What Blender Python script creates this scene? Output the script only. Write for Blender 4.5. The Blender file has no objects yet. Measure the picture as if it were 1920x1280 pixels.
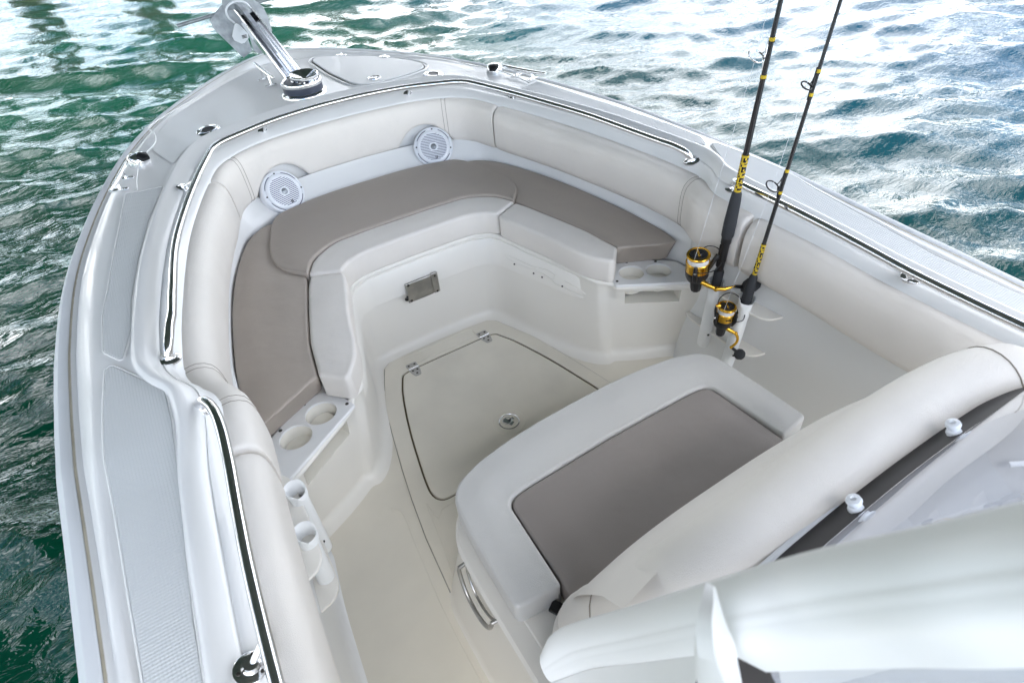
import bpy, bmesh, math, random
import numpy as np
from mathutils import Vector, Matrix
random.seed(7); np.random.seed(7)
S = bpy.context.scene
COL = S.collection

# ------------------------------------------------------------------ camera
cam_d = bpy.data.cameras.new('camera'); cam = bpy.data.objects.new('camera', cam_d); COL.objects.link(cam)
cam_d.sensor_fit = 'HORIZONTAL'; cam_d.sensor_width = 36.0; cam_d.lens = 20.0767
cam_d.clip_start = 0.02; cam_d.clip_end = 4000
cam.matrix_world = Matrix(((0.845973,0.391130,-0.362419,-0.861092),(-0.528011,0.519634,-0.671703,-0.000000),(-0.074398,0.759603,0.646117,2.151127),(0.000000,0.000000,0.000000,1.000000)))
cam_d.dof.use_dof = True; cam_d.dof.focus_distance = 3.0; cam_d.dof.aperture_fstop = 6.3
S.camera = cam

# ------------------------------------------------------------------ world, sun, exposure
SUN_EL, SUN_AZ = math.radians(58), math.radians(205)     # azimuth from +Y towards +X
w = bpy.data.worlds.new('World'); S.world = w; w.use_nodes = True
nt = w.node_tree; nt.nodes.clear()
def N(t, ty, **k):
    n = t.nodes.new(ty)
    for a, b in k.items(): setattr(n, a, b)
    return n
out = N(nt, 'ShaderNodeOutputWorld'); bg = N(nt, 'ShaderNodeBackground'); sky = N(nt, 'ShaderNodeTexSky')
sky.sky_type = 'NISHITA'; sky.sun_disc = False; sky.sun_elevation = SUN_EL; sky.sun_rotation = SUN_AZ
sky.air_density = 1.15; sky.dust_density = 0.0; sky.ozone_density = 4.0
tc = N(nt, 'ShaderNodeTexCoord'); mp = N(nt, 'ShaderNodeMapping'); mp.inputs['Rotation'].default_value = (0, 0, math.radians(160)); mp.inputs['Scale'].default_value = (1.6, 1.6, 4.2)
no = N(nt, 'ShaderNodeTexNoise'); no.inputs['Scale'].default_value = 1.5; no.inputs['Detail'].default_value = 8; no.inputs['Roughness'].default_value = .64
rp = N(nt, 'ShaderNodeValToRGB'); rp.color_ramp.elements[0].position = .43; rp.color_ramp.elements[1].position = .62
mx = N(nt, 'ShaderNodeMixRGB'); mx.inputs[2].default_value = (27.5, 27.9, 28.9, 1)
L = nt.links.new
L(tc.outputs['Generated'], mp.inputs[0]); L(mp.outputs[0], no.inputs['Vector']); 
# cloud cover thickens towards the horizon
sxyz = N(nt, 'ShaderNodeSeparateXYZ'); L(tc.outputs['Generated'], sxyz.inputs[0])
hz = N(nt, 'ShaderNodeMapRange'); hz.inputs['From Min'].default_value = .02; hz.inputs['From Max'].default_value = .65; hz.inputs['To Min'].default_value = -.005; hz.inputs['To Max'].default_value = -.01
ad_ = N(nt, 'ShaderNodeMath', operation='ADD'); L(sxyz.outputs[2], hz.inputs['Value']); L(hz.outputs[0], ad_.inputs[0]); L(no.outputs['Fac'], ad_.inputs[1]); L(ad_.outputs[0], rp.inputs[0])
L(rp.outputs[0], mx.inputs[0]); L(sky.outputs[0], mx.inputs[1]); L(mx.outputs[0], bg.inputs[0]); L(bg.outputs[0], out.inputs[0])
bg.inputs[1].default_value = 0.15
sd = bpy.data.lights.new('sun', 'SUN'); so = bpy.data.objects.new('sun', sd); COL.objects.link(so)
sd.energy = 1.0; sd.angle = math.radians(24); sd.color = (1, .96, .9)
dv = Vector((math.sin(SUN_AZ)*math.cos(SUN_EL), math.cos(SUN_AZ)*math.cos(SUN_EL), math.sin(SUN_EL)))
so.rotation_euler = dv.to_track_quat('Z', 'Y').to_euler(); so.location = (6, -8, 12)
S.view_settings.view_transform = 'Standard'; S.view_settings.look = 'None'; S.view_settings.gamma = 1
S.view_settings.use_curve_mapping = False; S.view_settings.exposure = 1.0

# ------------------------------------------------------------------ materials
def mat(name, col, rough=.5, metal=0., coat=0., bump=None, noise=None, spec=.5, trans=0., ior=1.45, sss=0):
    """bump=(scale,strength,kind)   noise=(scale, amount) slight tone variation"""
    m = bpy.data.materials.new(name); m.use_nodes = True; t = m.node_tree; b = t.nodes['Principled BSDF']
    b.inputs['Base Color'].default_value = (*col, 1); b.inputs['Roughness'].default_value = rough
    b.inputs['Metallic'].default_value = metal; b.inputs['Coat Weight'].default_value = coat; b.inputs['Coat Roughness'].default_value = .06
    b.inputs['Specular IOR Level'].default_value = spec; b.inputs['Transmission Weight'].default_value = trans; b.inputs['IOR'].default_value = ior
    g = N(t, 'ShaderNodeTexCoord')
    if noise:
        n = N(t, 'ShaderNodeTexNoise'); n.inputs['Scale'].default_value = noise[0]; n.inputs['Detail'].default_value = 5
        r = N(t, 'ShaderNodeMapRange'); r.inputs['From Min'].default_value = .3; r.inputs['From Max'].default_value = .7
        r.inputs['To Min'].default_value = 1-noise[1]; r.inputs['To Max'].default_value = 1.0
        x = N(t, 'ShaderNodeMixRGB', blend_type='MULTIPLY'); x.inputs[0].default_value = 1; x.inputs[1].default_value = (*col, 1)
        t.links.new(g.outputs['Object'], n.inputs['Vector']); t.links.new(n.outputs['Fac'], r.inputs['Value'])
        t.links.new(r.outputs[0], x.inputs[2]); t.links.new(x.outputs[0], b.inputs['Base Color'])
        r2 = N(t, 'ShaderNodeMapRange'); r2.inputs['To Min'].default_value = max(rough-.06, .02); r2.inputs['To Max'].default_value = rough+.1
        n2 = N(t, 'ShaderNodeTexNoise'); n2.inputs['Scale'].default_value = noise[0]*2.3; n2.inputs['Detail'].default_value = 6
        t.links.new(g.outputs['Object'], n2.inputs['Vector']); t.links.new(n2.outputs['Fac'], r2.inputs['Value']); t.links.new(r2.outputs[0], b.inputs['Roughness'])
    if bump:
        bp = N(t, 'ShaderNodeBump'); bp.inputs['Strength'].default_value = bump[1]; bp.inputs['Distance'].default_value = bump[3] if len(bump) > 3 else .001
        if bump[2] == 'noise':
            n = N(t, 'ShaderNodeTexNoise'); n.inputs['Scale'].default_value = bump[0]; n.inputs['Detail'].default_value = 4
            t.links.new(g.outputs['Object'], n.inputs['Vector']); t.links.new(n.outputs['Fac'], bp.inputs['Height'])
        elif bump[2] == 'leather':
            n = N(t, 'ShaderNodeTexVoronoi'); n.inputs['Scale'].default_value = bump[0]
            n3 = N(t, 'ShaderNodeTexNoise'); n3.inputs['Scale'].default_value = 5; n3.inputs['Detail'].default_value = 3
            ad = N(t, 'ShaderNodeMath', operation='MULTIPLY_ADD'); ad.inputs[1].default_value = 15.0
            t.links.new(g.outputs['Object'], n.inputs['Vector']); t.links.new(g.outputs['Object'], n3.inputs['Vector'])
            t.links.new(n3.outputs['Fac'], ad.inputs[0]); t.links.new(n.outputs['Distance'], ad.inputs[2]); t.links.new(ad.outputs[0], bp.inputs['Height'])
        elif bump[2] == 'diamond':
            mp_ = N(t, 'ShaderNodeMapping'); mp_.inputs['Rotation'].default_value = (0, 0, math.radians(45)); mp_.inputs['Scale'].default_value = (bump[0],)*3
            sx = N(t, 'ShaderNodeSeparateXYZ'); a1 = N(t, 'ShaderNodeMath', operation='SINE'); a2 = N(t, 'ShaderNodeMath', operation='SINE')
            mu = N(t, 'ShaderNodeMath', operation='MULTIPLY')
            t.links.new(g.outputs['Object'], mp_.inputs[0]); t.links.new(mp_.outputs[0], sx.inputs[0]); t.links.new(sx.outputs[0], a1.inputs[0])
            t.links.new(sx.outputs[1], a2.inputs[0]); t.links.new(a1.outputs[0], mu.inputs[0]); t.links.new(a2.outputs[0], mu.inputs[1]); t.links.new(mu.outputs[0], bp.inputs['Height'])
        t.links.new(bp.outputs[0], b.inputs['Normal'])
    return m
M = dict(
 gel=mat('white_gelcoat', (.81, .81, .80), .34, coat=.18, noise=(1.1, .03)),
 gels=mat('satin_white_moulding', (.80, .80, .79), .42, coat=.15, noise=(1.1, .02)),
 gelw=mat('warm_white_gelcoat', (.86, .83, .77), .33, coat=.2, noise=(1.3, .05)),
 floor=mat('cream_deck_gelcoat', (.82, .775, .675), .33, coat=.1, noise=(3.2, .11)),
 hatch=mat('fine_nonskid_cream', (.82, .775, .675), .5, noise=(3.6, .11), bump=(900, .35, 'noise')),
 deck=mat('smooth_nonskid_white', (.80, .805, .80), .42, coat=.1, noise=(1.6, .04), bump=(800, .3, 'noise')),
 skid=mat('diamond_nonskid', (.64, .655, .655), .5, noise=(2.1, .05), bump=(560, .3, 'diamond', .002)),
 rub=mat('rub_rail_vinyl', (.76, .78, .80), .5, noise=(3, .05)),
 tan=mat('aged_rail_sealant', (.50, .45, .35), .7, noise=(9, .3)),
 vin=mat('cream_vinyl', (.80, .755, .70), .42, noise=(2.6, .07), bump=(520, .5, 'leather', .0014)),
 ving=mat('shaded_white_vinyl', (.655, .64, .61), .40, noise=(1.7, .05), bump=(520, .5, 'leather', .0014)),  # border vinyl toned down, roof shade put into its colour
 taupe=mat('taupe_vinyl', (.42, .365, .315), .44, noise=(2.0, .07), bump=(520, .4, 'leather', .0012)),
 taupe2=mat('grey_taupe_vinyl', (.335, .295, .27), .44, noise=(2.0, .07), bump=(520, .4, 'leather', .0012)),
 seam=mat('seam_shadow_thread', (.30, .26, .22), .8),
 gap=mat('dark_joint', (.05, .04, .03), .9),
 grout=mat('floor_sealant', (.40, .38, .33), .7, noise=(7, .35)),
 gapshade=mat('gap_shade_strip', (.12, .09, .05), .8),
 dash=mat('pale_grey_dash', (.50, .51, .535), .4, coat=.2, noise=(2, .06)),
 gold2=mat('gap_shade_brown', (.10, .075, .04), .8),
 chrome=mat('polished_stainless', (.84, .84, .85), .15, metal=1.),
 steel=mat('brushed_stainless', (.50, .49, .47), .3, metal=1., noise=(30, .2)),
 galv=mat('galvanised_steel', (.42, .45, .48), .42, metal=.5, noise=(16, .45), bump=(60, .4, 'noise')),
 black=mat('black_plastic', (.014, .014, .016), .32, noise=(30, .2)),
 foam=mat('black_foam_grip', (.035, .037, .042), .8, bump=(700, .5, 'noise')),
 blank=mat('gloss_black_rod', (.010, .010, .012), .14, coat=.6),
 gold=mat('anodised_gold', (.80, .46, .06), .22, metal=1.),
 yellow=mat('yellow_wrap', (.72, .50, .03), .35, noise=(60, .3)),
 line=mat('white_fishing_line', (.80, .80, .80), .5, bump=(900, .5, 'noise')),
 mono=mat('clear_line', (.8, .82, .85), .2),
 plast=mat('white_plastic', (.80, .82, .86), .30, coat=.2),
 tube=mat('translucent_white_plastic', (.90, .91, .905), .33, coat=.15),
 slot=mat('navy_shadow_mesh', (.05, .055, .12), .7),
 navy=mat('navy_plastic', (.045, .055, .085), .3, noise=(20, .2)),
 screw=mat('dark_screw', (.06, .055, .05), .4, metal=.6),
 frit=mat('black_glass_border', (.022, .020, .022), .45, spec=.25),
 well=mat('cream_cup_liner', (.84, .81, .73), .2, coat=.4),
 wood=mat('boathouse_boards', (.30, .28, .25), .8, noise=(1.5, .4)),
 leaf=mat('tree_leaves', (.045, .085, .022), .6, noise=(1.2, .5)),
 bark=mat('tree_bark', (.09, .07, .05), .9, noise=(4, .4)),
 shore=mat('shore_grass', (.08, .10, .04), .9, noise=(.3, .4)),
)
def glass(name, col, rough=0.0):
    m = bpy.data.materials.new(name); m.use_nodes = True; t = m.node_tree; t.nodes.remove(t.nodes['Principled BSDF'])
    o = t.nodes['Material Output']; a = N(t, 'ShaderNodeBsdfTransparent'); a.inputs[0].default_value = (*col, 1)
    g = N(t, 'ShaderNodeBsdfGlossy'); g.inputs['Roughness'].default_value = .02
    f = N(t, 'ShaderNodeFresnel'); f.inputs[0].default_value = 1.5; x = N(t, 'ShaderNodeMixShader')
    t.links.new(f.outputs[0], x.inputs[0]); t.links.new(a.outputs[0], x.inputs[1]); t.links.new(g.outputs[0], x.inputs[2]); t.links.new(x.outputs[0], o.inputs[0])
    return m
M['glass'] = glass('windscreen_glass', (.78, .80, .83))

# ------------------------------------------------------------------ mesh helpers
class MB:
    def __init__(s): s.v = []; s.f = []
    def add(s, v, f):
        k = len(s.v); s.v += [tuple(map(float, p)) for p in v]; s.f += [tuple(i+k for i in q) for q in f]; return s
    def box(s, c, d, rot=None):
        hx, hy, hz = d[0]/2, d[1]/2, d[2]/2
        P = [Vector((x*hx, y*hy, z*hz)) for x in (-1, 1) for y in (-1, 1) for z in (-1, 1)]
        if rot is not None: P = [rot @ p for p in P]
        P = [p+Vector(c) for p in P]
        return s.add(P, [(0, 1, 3, 2), (4, 6, 7, 5), (0, 4, 5, 1), (2, 3, 7, 6), (0, 2, 6, 4), (1, 5, 7, 3)])
    def grid(s, rows, closed_u=False, closed_v=False, cap0=False, cap1=False):
        r = len(rows); c = len(rows[0]); v = [p for row in rows for p in row]; f = []
        for i in range(r if closed_v else r-1):
            for j in range(c if closed_u else c-1):
                i2 = (i+1) % r; j2 = (j+1) % c
                f.append((i*c+j, i*c+j2, i2*c+j2, i2*c+j))
        if cap0: f.append(tuple(range(c))[::-1])
        if cap1: f.append(tuple((r-1)*c+j for j in range(c)))
        return s.add(v, f)
    def tube(s, pts, r, n=10, closed=False, caps=True, prof=None):
        pts = [Vector(p) for p in pts]; m = len(pts); rr = r if hasattr(r, '__len__') else [r]*m
        T = []
        for i in range(m):
            a = pts[i-1] if (i > 0 or closed) else pts[i]; b = pts[(i+1) % m] if (i < m-1 or closed) else pts[i]
            T.append((b-a).normalized())
        u = T[0].orthogonal().normalized(); rows = []
        for i in range(m):
            u = (u - T[i]*u.dot(T[i])).normalized(); w_ = T[i].cross(u)
            rows.append([pts[i]+(u*math.cos(2*math.pi*k/n)+w_*math.sin(2*math.pi*k/n))*rr[i] for k in range(n)])
        return s.grid(rows, closed_u=True, closed_v=closed, cap0=caps and not closed, cap1=caps and not closed)
    def lathe(s, prof, origin, axis, n=24, caps=True, ref=None):
        """prof: list of (radius, height along axis)"""
        a = Vector(axis).normalized(); u = (Vector(ref) - a*Vector(ref).dot(a)).normalized() if ref else a.orthogonal().normalized(); w_ = a.cross(u); o = Vector(origin)
        rows = [[o+a*h+(u*math.cos(2*math.pi*k/n)+w_*math.sin(2*math.pi*k/n))*r for k in range(n)] for r, h in prof]
        return s.grid(rows, closed_u=True, cap0=caps, cap1=caps)
    def build(s, name, m, parent=None, smooth=True, sharp=38, bevel=0, sub=0):
        me = bpy.data.meshes.new(name); me.from_pydata(s.v, [], s.f); 
        bm = bmesh.new(); bm.from_mesh(me); bmesh.ops.recalc_face_normals(bm, faces=bm.faces)
        if smooth:
            for f in bm.faces: f.smooth = True
            for e in bm.edges:
                if len(e.link_faces) == 2 and e.calc_face_angle(0) > math.radians(sharp): e.smooth = False
        bm.to_mesh(me); bm.free()
        me.materials.append(m if not isinstance(m, str) else M[m])
        o = bpy.data.objects.new(name, me); COL.objects.link(o)
        if parent is not None: o.parent = parent
        if bevel:
            b = o.modifiers.new('bevel', 'BEVEL'); b.width = bevel; b.segments = 3; b.limit_method = 'ANGLE'; b.angle_limit = math.radians(40); b.harden_normals = False
        if sub:
            q = o.modifiers.new('sub', 'SUBSURF'); q.levels = sub; q.render_levels = sub
        return o
def thing(name, label, cat, loc=(0, 0, 0), group=None):
    o = bpy.data.objects.new(name, None); COL.objects.link(o); o.location = loc; o['label'] = label; o['category'] = cat
    o.empty_display_size = .1
    if group: o['group'] = group
    return o
def tag(o, label, cat, group=None):
    o['label'] = label; o['category'] = cat
    if group: o['group'] = group
    return o
def struct(o): o['kind'] = 'structure'; return o
def catmull(P, n=6, closed=False):
    P = [np.array(p, float) for p in P]; out = []; m = len(P)
    for i in range(m if closed else m-1):
        p1, p2 = P[i], P[(i+1) % m]
        p0 = P[i-1] if (i > 0 or closed) else 2*p1-p2
        p3 = P[(i+2) % m] if (i < m-2 or closed) else 2*p2-p1
        # centripetal-ish: clamp tangents by segment length
        d1 = np.linalg.norm(p2-p1)+1e-9
        t1 = (p2-p0)/(np.linalg.norm(p2-p1)+np.linalg.norm(p1-p0)+1e-9)*d1
        t2 = (p3-p1)/(np.linalg.norm(p3-p2)+np.linalg.norm(p2-p1)+1e-9)*d1
        for k in range(n):
            s = k/n; h = s*s*(3-2*s)
            out.append((2*s**3-3*s**2+1)*p1+(s**3-2*s**2+s)*t1+(-2*s**3+3*s**2)*p2+(s**3-s**2)*t2)
    if not closed: out.append(P[-1])
    return out
def area2(P): return sum(P[i-1][0]*P[i][1]-P[i][0]*P[i-1][1] for i in range(len(P)))/2
def inset(P, d):
    """inset closed CCW 2D outline by d with mitred normals"""
    n = len(P); out = []
    for i in range(n):
        a, b, c = np.array(P[i-1][:2]), np.array(P[i][:2]), np.array(P[(i+1) % n][:2])
        e1 = (b-a)/(np.linalg.norm(b-a)+1e-9); e2 = (c-b)/(np.linalg.norm(c-b)+1e-9)
        n1 = np.array([-e1[1], e1[0]]); n2 = np.array([-e2[1], e2[0]]); m = n1+n2; l = np.linalg.norm(m)
        m = n1 if l < 1e-6 else m/l; k = max(m@n1, .5); out.append(b+m*d/k)
    return out
def resample(P, step, closed=True):
    P = [np.array(p[:2], float) for p in P]; Q = P+[P[0]] if closed else P
    out = []
    for a, b in zip(Q[:-1], Q[1:]):
        l = np.linalg.norm(b-a); k = max(1, int(round(l/step)))
        for i in range(k): out.append(a+(b-a)*i/k)
    if not closed: out.append(Q[-1])
    return out
def roundpoly(P, r, n=5):
    """round every corner of closed polygon by radius r (scalar or list)"""
    m = len(P); out = []
    for i in range(m):
        a, b, c = np.array(P[i-1][:2], float), np.array(P[i][:2], float), np.array(P[(i+1) % m][:2], float)
        ri = r[i] if hasattr(r, '__len__') else r
        la, lc = np.linalg.norm(a-b), np.linalg.norm(c-b); d = min(ri, la*.45, lc*.45)
        p, q = b+(a-b)/la*d, b+(c-b)/lc*d
        for k in range(n+1):
            t = k/n; out.append((1-t)**2*p+2*t*(1-t)*b+t*t*q)
    return out
def tri_cap(bm, loops):
    """fill between closed loops of BMVerts"""
    es = []
    for lp in loops:
        for i in range(len(lp)):
            e = bm.edges.get((lp[i-1], lp[i])) or bm.edges.new((lp[i-1], lp[i])); es.append(e)
    return bmesh.ops.triangle_fill(bm, use_beauty=True, use_dissolve=False, edges=es)
def slab(name, P, z0, z1, m, parent=None, r=.01, seg=4, holes=(), rb=0., bottom=True, crown=0., smoothcap=True, sharp=50):
    """solid from closed outline P (2D). z0,z1 numbers or functions of (x,y). top edge rounded by r; holes: list of outlines"""
    if area2(P) < 0: P = P[::-1]
    f0 = z0 if callable(z0) else (lambda x, y: z0); f1 = z1 if callable(z1) else (lambda x, y: z1)
    bm = bmesh.new(); rings = []
    def ring(Q, zf): return [bm.verts.new((q[0], q[1], zf(q[0], q[1]))) for q in Q]
    if rb > 0:
        for k in range(seg): 
            a = math.pi/2*k/seg; rings.append(ring(inset(P, rb*(1-math.sin(a))), lambda x, y: f0(x, y)+rb*(1-math.cos(a))))
    rings.append(ring(P, lambda x, y: f0(x, y)+rb))
    for k in range(seg+1):
        a = math.pi/2*k/seg
        rings.append(ring(inset(P, r*(1-math.cos(a))), lambda x, y: f1(x, y)-r*(1-math.sin(a))))
    rings.append(ring(inset(P, r*1.0+.004), f1))
    for A, B in zip(rings[:-1], rings[1:]):
        n = len(A)
        for i in range(n): bm.faces.new((A[i-1], A[i], B[i], B[i-1]))
    tops = [rings[-1]]; 
    for H in holes:
        if area2(H) > 0: H = H[::-1]
        t = ring(H, f1); b = ring(H, f0); tops.append(t)
        for i in range(len(H)): bm.faces.new((t[i-1], t[i], b[i], b[i-1]))
    if crown and not holes:
        B = tops[0]; nb_ = len(B); Pb = np.array([(v.co.x, v.co.y) for v in B]); st_ = .03
        gx = np.arange(Pb[:, 0].min(), Pb[:, 0].max(), st_); gy = np.arange(Pb[:, 1].min(), Pb[:, 1].max(), st_)
        G = np.array([(x+(j % 2)*st_/2, y) for j, y in enumerate(gy) for x in gx])
        A_0 = Pb; A_1 = np.roll(Pb, -1, 0); ins_ = np.zeros(len(G), bool); dm = np.full(len(G), 9.)
        for a_, b_ in zip(A_0, A_1):
            c1 = (a_[1] > G[:, 1]) != (b_[1] > G[:, 1])
            with np.errstate(divide='ignore', invalid='ignore'): xi = (b_[0]-a_[0])*(G[:, 1]-a_[1])/(b_[1]-a_[1])+a_[0]
            ins_ ^= c1 & (G[:, 0] < xi); e_ = b_-a_; t_ = np.clip(((G-a_)@e_)/(e_@e_+1e-12), 0, 1); dm = np.minimum(dm, np.linalg.norm(G-a_-t_[:, None]*e_, axis=1))
        keep = ins_ & (dm > st_*.45); G = G[keep]; dm = dm[keep]
        from mathutils.geometry import delaunay_2d_cdt
        vv = [Vector(p) for p in Pb]+[Vector(p) for p in G]; r_ = delaunay_2d_cdt(vv, [(i, (i+1) % nb_) for i in range(nb_)], [list(range(nb_))], 1, 1e-6)
        nv_ = []
        for k_, (co, og) in enumerate(zip(r_[0], r_[3])):
            o_ = og[0] if og else -1
            if 0 <= o_ < nb_: nv_.append(B[o_]); continue
            h_ = dm[o_-nb_] if o_ >= nb_ else 0
            wv = math.sin(co.x*23+3*math.sin(co.y*11))*math.sin(co.y*19+2*math.sin(co.x*9))
            s_ = min(1, h_/.11); nv_.append(bm.verts.new((co.x, co.y, f1(co.x, co.y)+crown*s_*(2-s_)+wv*.0008*min(1, h_/.05))))
        for fc in r_[2]:
            try: bm.faces.new([nv_[i] for i in fc])
            except ValueError: pass
    else: tri_cap(bm, tops)
    if bottom and not holes: tri_cap(bm, [rings[0]])
    bmesh.ops.recalc_face_normals(bm, faces=bm.faces)
    for f in bm.faces: f.smooth = True
    for e in bm.edges:
        if len(e.link_faces) == 2 and e.calc_face_angle(0) > math.radians(sharp): e.smooth = False
    me = bpy.data.meshes.new(name); bm.to_mesh(me); bm.free(); me.materials.append(M[m] if isinstance(m, str) else m)
    o = bpy.data.objects.new(name, me); COL.objects.link(o)
    if parent is not None: o.parent = parent
    return o
def circ(cx, cy, r, n=28): return [(cx+r*math.cos(2*math.pi*k/n), cy+r*math.sin(2*math.pi*k/n)) for k in range(n)]
def mir(P): return [(-p[0],)+tuple(p[1:]) for p in P]
# ------------------------------------------------------------------ water and shore
WATER_Z = -0.35; ROOF_X0, ROOF_X1, ROOF_Y0, ROOF_Y1, ROOF_Z = -5.2, 4.5, -1.6, 6.9, 4.0
def make_water():
    def axis(lo, hi, c, n, k):
        a = np.arcsinh((lo-c)*k); b = np.arcsinh((hi-c)*k); return c+np.sinh(np.linspace(a, b, n))/k
    xs = axis(-900, 900, 1.0, 760, 1/2.6); ys = axis(-500, 1500, 5.0, 760, 1/2.6)
    Xg, Yg = np.meshgrid(xs, ys, indexing='ij'); Zg = np.zeros_like(Xg); rng = np.random.RandomState(11)
    d = np.hypot(Xg-1, Yg-4); dX = np.zeros_like(Xg); dY = np.zeros_like(Xg)
    main = math.radians(60)     # direction waves travel, from +X
    wl = list(np.geomspace(2.9, .15, 76))
    for i, l in enumerate(wl):
        k = 2*math.pi/l; th = main+rng.normal(0, .30 if l > .7 else .55); ph = rng.uniform(0, 6.28)
        amp = .0108*l*(.55 if l > 1.6 else .75 if l > 1.1 else 1.0 if l > .45 else 1.1)
        fade = np.clip(1.25-d*0.011/l*1.6, 0, 1)         # drop waves the mesh cannot hold
        # slow warp so crests are short and broken
        wx = .35*np.sin(Yg*.9/(.5+l)+i)+.25*np.sin((Xg+Yg)*.6/(.4+l)+2*i)
        arg = k*(np.cos(th)*Xg+np.sin(th)*Yg)+ph+wx*1.6
        mod = .55+.45*np.sin((Xg*math.cos(i*1.7)+Yg*math.sin(i*1.7))*1.1/(.6+l)+i*2.1)
        Zg += amp*mod*fade*np.cos(arg); q = .85
        dX -= q*amp*mod*fade*np.cos(th)*np.sin(arg); dY -= q*amp*mod*fade*np.sin(th)*np.sin(arg)
    V = np.stack([Xg+dX, Yg+dY, Zg+WATER_Z], -1).reshape(-1, 3)
    n, m_ = Xg.shape; idx = np.arange(n*m_).reshape(n, m_)
    F = np.stack([idx[:-1, :-1], idx[1:, :-1], idx[1:, 1:], idx[:-1, 1:]], -1).reshape(-1, 4)
    me = bpy.data.meshes.new('water'); me.vertices.add(len(V)); me.vertices.foreach_set('co', V.ravel())
    me.loops.add(F.size); me.loops.foreach_set('vertex_index', F.ravel()); me.polygons.add(len(F))
    me.polygons.foreach_set('loop_start', np.arange(0, F.size, 4)); me.polygons.foreach_set('loop_total', np.full(len(F), 4))
    me.polygons.foreach_set('use_smooth', np.ones(len(F), bool)); me.update()
    m = bpy.data.materials.new('harbour_water'); m.use_nodes = True; t = m.node_tree; b = t.nodes['Principled BSDF']
    b.inputs['Roughness'].default_value = .02; b.inputs['IOR'].default_value = 1.48; b.inputs['Specular IOR Level'].default_value = .5
    g = N(t, 'ShaderNodeTexCoord'); n1 = N(t, 'ShaderNodeTexNoise'); n1.inputs['Scale'].default_value = .22; n1.inputs['Detail'].default_value = 4
    r = N(t, 'ShaderNodeValToRGB'); e = r.color_ramp.elements; e[0].position = .38; e[0].color = (.0008, .034, .016, 1); e[1].position = .62; e[1].color = (.001, .050, .027, 1)
    t.links.new(g.outputs['Object'], n1.inputs['Vector']); t.links.new(n1.outputs['Fac'], r.inputs[0]); 
    # body colour turns bluer to the right, painting in the sky's reflection
    sx = N(t, 'ShaderNodeSeparateXYZ'); t.links.new(g.outputs['Object'], sx.inputs[0]); mr = N(t, 'ShaderNodeMapRange'); mr.interpolation_type = 'SMOOTHSTEP'
    wv = N(t, 'ShaderNodeMath', operation='MULTIPLY_ADD'); wv.inputs[1].default_value = 4.0; t.links.new(n1.outputs['Fac'], wv.inputs[0]); t.links.new(sx.outputs[0], wv.inputs[2])
    mr.inputs['From Min'].default_value = 3.5; mr.inputs['From Max'].default_value = 11; t.links.new(wv.outputs[0], mr.inputs['Value'])
    mc = N(t, 'ShaderNodeMixRGB'); mc.inputs[2].default_value = (.0006, .036, .060, 1); t.links.new(mr.outputs[0], mc.inputs[0]); t.links.new(r.outputs[0], mc.inputs[1]); t.links.new(mc.outputs[0], b.inputs['Base Color'])
    mp1 = N(t, 'ShaderNodeMapping'); mp1.inputs['Rotation'].default_value = (0, 0, math.radians(-28)); mp1.inputs['Scale'].default_value = (1, 2.1, 1)
    n2 = N(t, 'ShaderNodeTexNoise'); n2.inputs['Scale'].default_value = 8.5; n2.inputs['Detail'].default_value = 3; n2.inputs['Roughness'].default_value = .55; n2.inputs['Distortion'].default_value = .6
    bp = N(t, 'ShaderNodeBump'); bp.inputs['Strength'].default_value = .38; bp.inputs['Distance'].default_value = .022
    t.links.new(g.outputs['Object'], mp1.inputs[0]); t.links.new(mp1.outputs[0], n2.inputs['Vector']); t.links.new(n2.outputs['Fac'], bp.inputs['Height']); t.links.new(bp.outputs[0], b.inputs['Normal'])
    me.materials.append(m); o = bpy.data.objects.new('water', me); COL.objects.link(o); struct(o)

make_water()

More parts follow.
